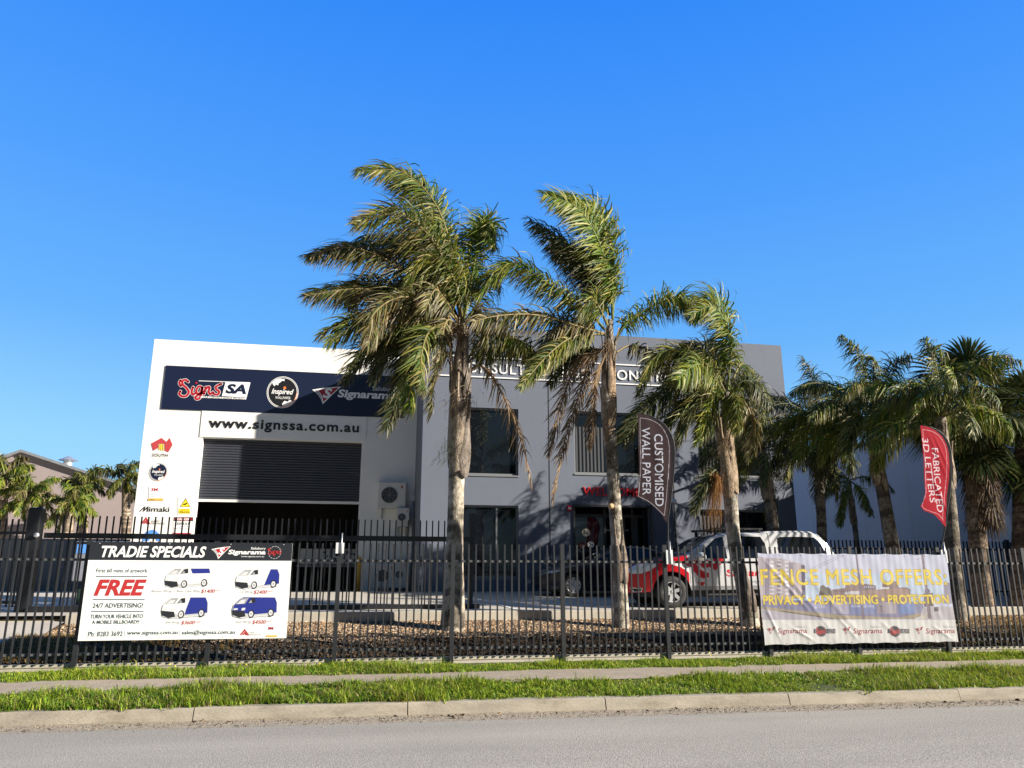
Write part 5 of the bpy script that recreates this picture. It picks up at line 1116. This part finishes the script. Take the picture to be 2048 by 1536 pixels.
p2 = palm('bright green palm with a tall plume, standing in front of the entrance', 15.0, (1240, 1262), [
    F_([(1225, 640), (1224, 570), (1207, 490), (1168, 420), (1105, 392)], (0, -.5), pal='fresh', n=125, L=.80, plume=.35, droop=.35, wind=(-.45, 0, 0), roll=1.35, sweep=.35),
    F_([(1225, 640), (1228, 560), (1222, 480), (1195, 420), (1150, 400)], (0, .4), pal='fresh', n=110, L=.75, droop=.4, wind=(-.45, 0, 0), roll=1.1),
    F_([(1218, 630), (1188, 560), (1145, 495), (1060, 440)], (0, -.3), pal='dark', n=100, L=.72, droop=.4),
    F_([(1220, 630), (1195, 570), (1165, 520), (1110, 500)], (0, .6), pal='dark', n=85, L=.7, droop=.4),
    F_([(1210, 660), (1172, 620), (1095, 568), (1012, 528), (945, 592)], (0, -.2), pal='mid', n=105, L=.6, droop=.5, plume=.8),
    F_([(1212, 668), (1167, 655), (1082, 631), (1009, 632), (958, 645)], (0, -.9), pal='old', n=100, L=.58, droop=.5),
    F_([(1212, 668), (1150, 672), (1098, 708), (1040, 774)], (0, -1.2), pal='mid', n=80, L=.5, droop=.5),
    F_([(1210, 670), (1160, 650), (1110, 660), (1060, 720)], (0, .7), pal='dark', n=75, L=.55, droop=.6),
    F_([(1226, 690), (1255, 645), (1320, 605), (1370, 600), (1396, 640)], (0, -.2), pal='fresh', n=80, L=.55, droop=.5, start=.2, plume=.9, wind=(-.1, 0, 0)),
    F_([(1232, 705), (1258, 692), (1295, 700), (1330, 730), (1342, 770)], (0, .4), pal='old', n=60, L=.45, droop=.7, start=.25),
    F_([(1208, 700), (1182, 715), (1165, 770), (1130, 880), (1105, 1005)], (0, -.3), pal='dead', n=80, L=.42, droop=.7, start=.1),
    F_([(1210, 710), (1192, 760), (1186, 830), (1182, 895)], (-.2, -.6), pal='dead', n=65, L=.42, droop=.7),
    F_([(1205, 700), (1160, 720), (1128, 790), (1108, 870), (1100, 905)], (0, .3), pal='dead', n=75, L=.5, droop=.7),
    F_([(1208, 700), (1170, 700), (1130, 720), (1100, 770)], (0, .8), pal='dark', n=65, L=.5, droop=.6),
    F_([(1215, 650), (1195, 610), (1180, 600), (1160, 630)], (-.2, -1.0), pal='mid', n=60, L=.55, droop=.5)],
    [.165, .14, .13, .125, .125, .13, .14, .13, .10, .07], path=[(1243, 1268, 0), (1240, 1160, 0), (1231, 1030, 0), (1222, 900, 0), (1215, 800, 0), (1220, 640, 0)], seed=2, tone=(.42, .38, .33))
c2 = at(1219, 860, 15.0)
for k, (a, z0, z1, r0, r1, sp, out) in enumerate([(-2.3, 4.3, 5.9, .125, .10, 2.0, .06), (-.9, 4.7, 6.2, .125, .10, 1.9, .06), (1.5, 4.5, 6.1, .125, .10, 2.2, .06), (-1.6, 5.2, 6.7, .12, .08, 1.9, .05), (-.3, 5.3, 6.8, .12, .08, 1.8, .14), (2.8, 5.2, 6.8, .12, .08, 1.8, .08)]):
    sheath(p2, (c2[0], 15.0, c2[0]+.05), a, z0, z1, r0, r1, sp, out=out, seed=20+k, tone=(.33, .24, .16))
stubs(p2, (c2[0], .04), [5.0, 5.4, 5.8, 6.0, 6.2], .13, 230)
c2b = at(1238, 1110, 15.0)
for k, a in enumerate((-2.1, -1.0)): sheath(p2, (c2b[0], 15.0, c2b[0]-.04), a, 1.5, 2.75, .16, .145, 1.6, seed=40+k, tone=(.25, .20, .16))
strands('fibre_tangle', p2, at(1218, 690, 14.85), 160, .5, .5, 'dead', .6)
mb = MB(); q = at(1221, 1013, 14.87); mb.lathe([(0, .055), (.07, .05), (.07, .0)], q, (0, -1, .1), mat('cut_wood', (.55, .36, .18), .8, var=.2, scale=20), 14); mb.build('cut_stub', p2)
p3 = palm('low green palm with a leaning trunk beside the fence banner', 15.0, (1500, 1262), [
    F_([(1455, 780), (1461, 700), (1450, 645), (1425, 612), (1382, 630)], (0, -.5), pal='fresh', n=115, L=.70, droop=.3, wind=(-.35, 0, 0), plume=.35, roll=1.35),
    F_([(1450, 785), (1420, 730), (1370, 705), (1310, 715), (1275, 790)], (0, -.2), pal='mid', n=95, L=.62, droop=.5),
    F_([(1448, 790), (1410, 740), (1380, 730), (1340, 760)], (0, -1.2), pal='mid', n=85, L=.62, droop=.5),
    F_([(1446, 795), (1395, 770), (1335, 785), (1285, 830), (1245, 885)], (0, -.4), pal='dark', n=95, L=.6, droop=.5),
    F_([(1446, 800), (1390, 790), (1345, 825), (1318, 890)], (0, .6), pal='dark', n=80, L=.55, droop=.6),
    F_([(1446, 800), (1410, 785), (1375, 820), (1355, 870)], (0, -1.0), pal='mid', n=80, L=.55, droop=.6),
    F_([(1448, 800), (1430, 790), (1408, 835), (1392, 890)], (0, -1.3), pal='fresh', n=75, L=.5, droop=.5),
    F_([(1452, 800), (1465, 790), (1475, 820), (1480, 860)], (-.2, -1.2), pal='mid', n=70, L=.5, droop=.5),
    F_([(1456, 795), (1485, 760), (1515, 765), (1545, 800)], (0, .3), pal='mid', n=75, L=.5, droop=.5),
    F_([(1456, 800), (1488, 805), (1505, 845), (1508, 905)], (0, -.3), pal='old', n=75, L=.5, droop=.6),
    F_([(1452, 780), (1440, 740), (1410, 700), (1360, 690)], (0, .9), pal='dark', n=80, L=.6, droop=.4),
    F_([(1458, 780), (1480, 730), (1500, 740), (1505, 780)], (0, .9), pal='mid', n=60, L=.5),
    F_([(1440, 935), (1424, 945), (1404, 975), (1388, 1028)], (0, -.3), pal='dark', n=60, L=.36, droop=.5)],
    [.21, .165, .14, .135, .14, .15, .15, .12, .08], path=[(1503, 1272, 0), (1488, 1180, 0), (1468, 1080, 0), (1460, 980, 0), (1452, 880, 0), (1452, 785, 0)], seed=3, tone=(.42, .385, .34))
c3 = at(1457, 950, 15.0)
for k, (a, z0, z1, r0, r1, sp, out) in enumerate([(-2.2, 3.2, 4.9, .17, .14, 2.0, .1), (-.8, 3.3, 5.0, .17, .15, 2.0, .12), (1.4, 3.3, 5.0, .17, .15, 2.2, .1), (-1.5, 4.0, 5.4, .16, .1, 1.9, .05), (-2.9, 4.0, 5.3, .16, .12, 1.9, .1)]):
    sheath(p3, (c3[0], 15.0, c3[0]-.06), a, z0, z1, r0, r1, sp, out=out, seed=60+k, tone=(.34, .26, .18))
stubs(p3, (c3[0], -.06), [3.9, 4.1, 4.4, 4.6, 4.7, 4.9], .155, 260)
c3b = at(1478, 1130, 15.0)
for k, (a, z1) in enumerate(((-2.0, 2.3), (-1.1, 2.0))): sheath(p3, (c3b[0]+.12, 15.0, c3b[0]-.06), a, .95, z1, .19, .17, 1.7, seed=80+k, tone=(.17, .14, .12))
strands('flower_stalk', p3, at(1432, 955, 14.8), 170, .95, .16, 'rust', 1.0, w=.014, wind=(-.14, 0, 0)); strands('fibre_tangle', p3, at(1450, 880, 14.85), 120, .5, .4, 'dead', .6)

def crown(t, heart, n, L, pal, leaf, nl, wind=(-.35, 0, 0), lo=-35, hi=80, w=.03, rib=.02, sag=1.5, seed=0, lean=-.25, start=.2):
    r_ = np.random.default_rng(seed); h = np.array(heart)
    for k in range(n):
        az = k*2.39996+r_.uniform(-.3, .3); el = R(hi+(lo-hi)*((k+.5)/n)**.85+r_.uniform(-8, 8)); ln = L*r_.uniform(.8, 1.1)
        d = np.array([cos(az)*cos(el)+lean*cos(el), sin(az)*cos(el), sin(el)]); d /= np.linalg.norm(d); p = h+d*.05; P = [p.copy()]
        for s in range(5):
            p = p+d*ln/5; d = d+np.array([wind[0]*.25, 0, -.22*sag*(.6+.25*s)]); d /= np.linalg.norm(d); P.append(p.copy())
        pl_ = pal[r_.integers(0, len(pal))]
        frond('frond', t, P, pal=pl_, n=nl, L=leaf, w=w, wind=tuple(np.array(wind)*.8), droop=.65, rib=rib, start=start)
def palm_at(label, Y, base, heart, rads, seed, nfr, L, pal, leaf, nl, sheaths=4, group=PALMS, tone=(.25, .215, .18), zb=None, **k):
    b = at(*base, Y); h = at(*heart, Y); b[2] = zb if zb is not None else b[2]
    t = thing('palm_tree', label, 'palm tree', group)
    m_ = (b+h)/2+np.array([.04, 0, 0]); trunk(t, [b, m_, h], rads, seed=seed, tone=tone)
    r_ = np.random.default_rng(seed)
    for i in range(sheaths):
        z1 = h[2]-.1-.25*i*.6; sheath(t, ((m_[0]+h[0])/2+.0, Y, h[0]), -1.6+2.4*i+r_.uniform(-.3, .3), z1-1.1, z1, rads[-1]*1.15, rads[-1]*1.1, 2.0, seed=seed*7+i, tone=(.30, .24, .18), out=.05)
    crown(t, h, nfr, L, pal, leaf, nl, seed=seed, **k)
    return t
palm_at('palm with dark drooping fronds behind the silver canopy roof', 20.4, (1562, 1140), (1522, 900), [.17, .15, .14, .15, .12], 4, 18, 2.3, ['dark', 'mid', 'mid'], .58, 62, zb=1.0)
palm_at('dark palm whose trunk is wrapped in green hanging fronds, right of the grey block', 21.6, (1642, 1140), (1632, 850), [.17, .15, .14, .14, .12], 5, 19, 2.4, ['dark', 'dark', 'mid'], .6, 64, zb=1.0, lo=-60)
palm_at('thin short palm with a small pale crown against the blue wall', 23.2, (1718, 1140), (1697, 960), [.10, .09, .085, .08, .07], 6, 12, 1.5, ['mid', 'fresh'], .42, 44, zb=1.1, lo=-55)
palm_at('tall palm with a wide arching crown left of the red flag', 18.0, (1795, 1150), (1742, 860), [.20, .18, .165, .15, .14], 7, 26, 2.7, ['mid', 'fresh', 'fresh', 'dark', 'mid'], .58, 84, tone=(.17, .15, .135), zb=.9, hi=78, lo=5, sag=1.9, start=.3)
palm_at('palm with yellow green hanging fronds directly behind the red flag', 15.0, (1915, 1242), (1880, 835), [.19, .165, .15, .14, .12], 8, 20, 2.1, ['fresh', 'mid', 'fresh'], .55, 66, zb=.74, hi=75, lo=5, sag=2.0, start=.25)

def fan_leaf(parent, c, d, petiole, Rf, n=34, dead=False, name='fan_leaf'):
    """palmate leaf: a stalk and a pleated fan of segments split at the tips"""
    c = np.array(c); d = unit(np.array(d)); e = c+d*petiole+np.array([0, 0, -.12*petiole]); ax = unit(d+np.array([0, 0, -.25 if not dead else -.9]))
    s = unit(np.cross(ax, [0.02, .03, 1])); u_ = np.cross(s, ax); V = []; F = []; C = []
    tri = .018
    for a, b in ((c, e),):
        o = len(V)
        for q in (a, b): V += [q+s*tri, q-s*tri, q+u_*tri]; C += [np.array((.16, .17, .05) if not dead else (.2, .13, .07))]*3
        F += [(o, o+1, o+4, o+3), (o+1, o+2, o+5, o+4), (o+2, o, o+3, o+5)]
    S = 6
    for k in range(n):
        t = (k+.5)/n*2-1; a = t*(2.05 if not dead else 1.3); dr = ax*cos(a)+s*sin(a)+u_*(.12*abs(t)+(.05 if k % 2 else -.05)); dr /= np.linalg.norm(dr); ln = Rf*(1-.25*abs(t)**2)*random.uniform(.92, 1.05); side = unit(np.cross(dr, u_))
        col = np.array(random.choice(PAL['dark']) if not dead else random.choice(PAL['dead']))*random.uniform(.7, 1.2)*(.38 if dead else 1); o = len(V)
        for j in range(S):
            v = j/(S-1); q = e+dr*ln*v+np.array([-.10*v**3, 0, -(.22 if not dead else .5)*v**3])*ln; wd = ln*.115*(v if v < .62 else .62-(v-.62)*1.5)+.006
            V += [q+side*wd*.5, q-side*wd*.5]; C += [col*(1 if v < .8 else 1.4)]*2
        F += [(o+2*j, o+2*j+1, o+2*j+3, o+2*j+2) for j in range(S-1)]
    return npmesh(name, np.array(V), np.array(F), M_dry if dead else M_leaf, parent, np.array(C))
FANS = 'fan palms at the right end of the fence'
def fan_palm(label, Y, base, heart, rad, n, seed, zb, Rf=.95):
    random.seed(seed); b = at(*base, Y); h = at(*heart, Y); b[2] = zb; t = thing('palm_tree', label, 'palm tree', FANS)
    trunk(t, [b, (b+h)/2, h], [rad*1.3, rad*1.1, rad, rad, rad*.9], seed=seed, ring=.07, tone=(.20, .15, .115))
    for k in range(n):
        az = k*2.4+random.uniform(-.3, .3); el = R(78-125*(k/n)+random.uniform(-8, 8)); fan_leaf(t, h, (cos(az)*cos(el)-.08, sin(az)*cos(el), sin(el)), random.uniform(.8, 1.15), Rf*random.uniform(.85, 1.1))
    for k in range(7):
        az = k*2.4+.8; fan_leaf(t, (h[0], Y, h[2]-.35-.12*k), (cos(az)*.7, sin(az)*.7, -.75), .7, Rf*.85)
    for k in range(44):
        az = k*2.4; z = h[2]-.55-2.3*(k/44); p = np.array([h[0]+cos(az)*rad, Y+sin(az)*rad, z]); fan_leaf(t, p, (cos(az)*.45, sin(az)*.45, -.9), 0.22, .42, n=14, dead=True, name='dead_leaf')
    return t
fan_palm('fan palm with stiff upright leaves and a brown skirt, right of the red flag', 16.6, (1968, 1240), (1935, 800), .19, 30, 11, .8)
fan_palm('fan palm cut by the right edge of the photo', 17.2, (2040, 1225), (2046, 850), .19, 30, 12, .85)
FAR = 'sunlit palms in front of the mauve warehouse'
for i, (lab, Y, b, h, L, nf, pal) in enumerate((('bushy yellow green palm at the far left edge', 55, (6, 1120), (8, 955), 2.4, 17, ['fresh', 'old', 'fresh']), ('dense yellow green palm directly behind the thick black post', 54, (64, 1120), (62, 990), 2.0, 17, ['fresh', 'old', 'mid']),
        ('low palm with bright yellow fronds and a pale trunk right of the black post', 53, (128, 1120), (143, 1008), 1.8, 15, ['fresh', 'mid']), ('green palm top below the roof vent', 58, (168, 1120), (168, 968), 1.5, 13, ['mid', 'dark']), ('green palm beside the left edge of the white warehouse', 56, (256, 1120), (252, 960), 1.8, 14, ['mid', 'dark']))):
    palm_at(lab, Y, b, h, [.38, .33, .3, .27, .24], 30+i, nf, L, pal, .62, 40, sheaths=2, group=FAR, tone=(.36, .29, .23), zb=1.1, w=.075, rib=.04, lo=-40, hi=75, wind=(.1, 0, 0), lean=0, sag=1.5)

# ------------------------------------------------------------------ grass, weeds, chips, grit
M_grass = leafmat('grass_blade', 0.5, 0.35, 0.3); M_chip = leafmat('bark_chip', 0.9, 0.0, 0.15)
def blades(x, y, z, h, w, tilt, cols):
    n = len(x); az = rng.uniform(0, 2*pi, n); d = np.stack([np.cos(az), np.sin(az), np.zeros(n)], 1); s = np.stack([-np.sin(az), np.cos(az), np.zeros(n)], 1)
    p = np.stack([x, y, z], 1); up_ = np.array([0, 0, 1.0]); h = h[:, None]; tl = tilt[:, None]; w = w[:, None]
    a = p; b = p+up_*h*.55+d*h*tl*.35; c = p+up_*h*(1-.35*tl)+d*h*tl
    V = np.stack([a+s*w, a-s*w, b+s*w*.8, b-s*w*.8, c], 1).reshape(-1, 3); o = np.arange(n)[:, None]*5
    F4 = np.concatenate([o, o+1, o+3, o+2], 1); F3 = np.concatenate([o+2, o+3, o+4], 1); C = np.repeat(cols, 5, axis=0); return V, F4, F3, C
def lumps(x, y, s):
    return (np.sin(x*1.7*s+1.3*np.sin(y*2.1*s))+np.sin(x*.63*s+2.2)*1.2+np.sin(x*3.9*s+y*3.1*s)*.7+np.sin(x*7.3*s+1+y*1.3)*.5)/3.4
def grass(name, n, ylo, yhi, zf, hb, label, seed, dry=.08):
    x = rng.uniform(-13, 21, n); lo = ylo(x); hi = yhi(x); y = lo+(hi-lo)*rng.random(n)
    l = lumps(x, y, 1.0); e = np.minimum((y-lo), (hi-y))/.12; keep = (rng.random(n) < np.clip(.25+.8*e+.4*l, .1, 1)); x, y, l = x[keep], y[keep], l[keep]; n = len(x)
    l2 = lumps(x*2.3+3, y*2.3, 1.9); h = hb*np.clip(1+.8*l+.6*l2, .28, 2.3)*rng.uniform(.45, 1.3, n); long_ = rng.random(n) < .02; h[long_] *= 1.7
    w = rng.uniform(.0025, .0055, n); broad = rng.random(n) < np.clip(.22-.45*l2, .05, .7); w[broad] = rng.uniform(.010, .020, broad.sum()); h[broad] *= .62
    pal = np.array([(.17, .30, .022), (.25, .38, .026), (.34, .43, .035), (.10, .20, .018), (.40, .45, .06)]); c = pal[rng.integers(0, 5, n)]*rng.uniform(.75, 1.25, (n, 1))
    yl = np.clip(.5+.8*lumps(x+9, y, .45), 0, 1)[:, None]; bare = rng.random(n) < np.clip(.9-1.5*lumps(x*.8+4, y*1.5, 1.3), .5, 1); h = np.where(bare, h, h*.45); c = c*(1-.45*yl)+c*np.array([1.45, 1.12, .8])*.45*yl+0; d = rng.random(n) < dry*np.clip(1+3*lumps(x*1.3, y*2, .9), .3, 5); c[d] = np.array([.34, .27, .13])*rng.uniform(.6, 1.2, (d.sum(), 1)); c[broad & ~d] *= np.array([.75, .9, 1.1])
    V, F4, F3, C = blades(x, y, zf(x, y), h, w, rng.uniform(.25, 1.5, n), c); return tag(npmesh(name, V, [F4, F3], M_grass, None, C), label, 'grass', kind='stuff')
zf = lambda x, y: np.interp(y, [9.9, 10.1, 10.95, 11.95, 12.93, 13.1], [.13, .14, .24, .255, .275, .28])
grass('grass', 135000, lambda x: kerbY(x)+.09+.10*lumps(x, x*.3, 2.1), lambda x: 11.02+.13*lumps(x+5, x*.2, 1.6)+0*x, zf, .098, 'strip of long green grass between the kerb and the footpath', 1)
grass('grass', 100000, lambda x: 11.90+.13*lumps(x+2, x*.4, 1.8), lambda x: np.where(x > .6, 12.86+.08*lumps(x, x*.7, 2), 13.0), zf, .085, 'strip of green grass between the footpath and the fence', 2, .06)
# small yellow flowers
n = 40; x = rng.uniform(-4.2, 9, n); y = rng.uniform(12.1, 12.9, n); mb = MB(); M_fl = mat('dandelion_yellow', (.75, .55, .02), .6)
for a, b in zip(x[:14], y[:14]): mb.lathe([(0, .014), (.006, .012), (.008, 0)], (a, b, float(zf(a, b))+.12), (0, -.4, 1), M_fl, 7)
tag(mb.build('wildflowers'), 'scattered small yellow flowers in the grass by the fence', 'flowers', kind='stuff')
def chips(name, n, X, Y, zfun, size, pal, label, cat, thick=.25, mm=None, zone=None):
    x = X(n); y = Y(x, n); z = zfun(x, y); a = rng.uniform(0, 2*pi, n); l = size*rng.uniform(.5, 1.6, n); w = l*rng.uniform(.2, .6, n); t = l*thick; tl = rng.normal(0, .35, (n, 2))
    d = np.stack([np.cos(a), np.sin(a), tl[:, 0]], 1); s = np.stack([-np.sin(a), np.cos(a), tl[:, 1]], 1); up_ = np.array([0, 0, 1.0]); p = np.stack([x, y, z], 1)
    c8 = [p+d*(i*l[:, None]/2)+s*(j*w[:, None]/2)+up_*((k*t)[:, None]) for k in (0, 1) for i, j in ((-1, -1), (1, -1), (1, 1), (-1, 1))]
    V = np.stack(c8, 1).reshape(-1, 3); o = np.arange(n)[:, None]*8; F = np.concatenate([o+np.array(f)[None] for f in ((4, 5, 6, 7), (0, 1, 5, 4), (1, 2, 6, 5), (2, 3, 7, 6), (3, 0, 4, 7))])
    pc = np.array(pal); C = pc[rng.integers(0, len(pc), n)]*rng.uniform(.6, 1.3, (n, 1))*(zone(x, y)[:, None] if zone else 1); C = np.repeat(C, 8, axis=0); return tag(npmesh(name, V, F, mm or M_chip, None, C), label, cat, kind='stuff')
mz = lambda x, y: np.interp(y, [13.0, 13.6, 14.6, 15.83], [.33, .45, .62, .79])
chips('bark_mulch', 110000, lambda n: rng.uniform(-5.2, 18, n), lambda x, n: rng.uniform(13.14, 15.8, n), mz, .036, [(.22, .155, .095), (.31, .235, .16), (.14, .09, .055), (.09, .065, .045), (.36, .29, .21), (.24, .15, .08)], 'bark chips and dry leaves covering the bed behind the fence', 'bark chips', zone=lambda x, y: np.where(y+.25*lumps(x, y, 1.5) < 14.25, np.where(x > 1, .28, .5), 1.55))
grass_dry = rng
def drygrass(n, x0, x1, y0, y1, h, label):
    x = rng.uniform(x0, x1, n); y = rng.uniform(y0, y1, n); k = lumps(x, y, 2) > -.25; x, y = x[k], y[k]; n = len(x); c = np.array([(.36, .22, .08), (.42, .28, .11), (.28, .16, .06), (.16, .17, .04)])[rng.integers(0, 4, n)]*rng.uniform(.7, 1.2, (n, 1))
    V, F4, F3, C = blades(x, y, mz(x, y), rng.uniform(.4, 1.2, n)*h, rng.uniform(.003, .006, n), rng.uniform(.3, 1.2, n), c); return tag(npmesh('dry_grass', V, [F4, F3], M_grass, None, C), label, 'dry grass', kind='stuff')
drygrass(16000, -5.6, -2.0, 13.2, 14.8, .10, 'rusty dry grass under the white offer board')
drygrass(9000, 10.9, 17, 13.3, 15.5, .11, 'rusty dry grass right of the banner')
chips('road_grit', 7000, lambda n: rng.uniform(-9, 16, n), lambda x, n: kerbY(x)+.02-np.abs(rng.normal(0, .16, n)), lambda x, y: np.full(len(x), .003), .011, [(.28, .22, .16), (.20, .16, .12), (.36, .30, .23), (.10, .08, .065)], 'loose grit and small stones lying along the gutter', 'grit', .6)
chips('dead_leaves', 150, lambda n: rng.uniform(-9, 16, n), lambda x, n: kerbY(x)+.0-np.abs(rng.normal(0, .10, n)), lambda x, y: np.full(len(x), .008), .05, [(.14, .08, .045), (.20, .14, .08), (.10, .065, .04)], 'dry twigs and leaves caught along the kerb', 'dead leaves', .06)
# the corner of an A-frame sign cut by the left edge
af = thing('pavement_sign', 'edge of a pale blue pavement sign cut by the left edge of the photo', 'sign', loc=(-4.86, 11.6, .27))
mb = MB(); mb.bar((-.28, -.16, 0), (-.28, 0, .62), .03, .03, M_black); mb.bar((.0, -.16, 0), (-.05, 0, .62), .03, .03, M_black); mb.build('leg', af)
mb = MB(); mb.add([(-.5, -.13, .14), (.0, -.13, .14), (-.05, -.02, .6), (-.5, -.02, .6)], [(0, 1, 2, 3), (3, 2, 1, 0)], mat('panel_cyan', (.35, .62, .72), .5)); mb.build('panel', af)
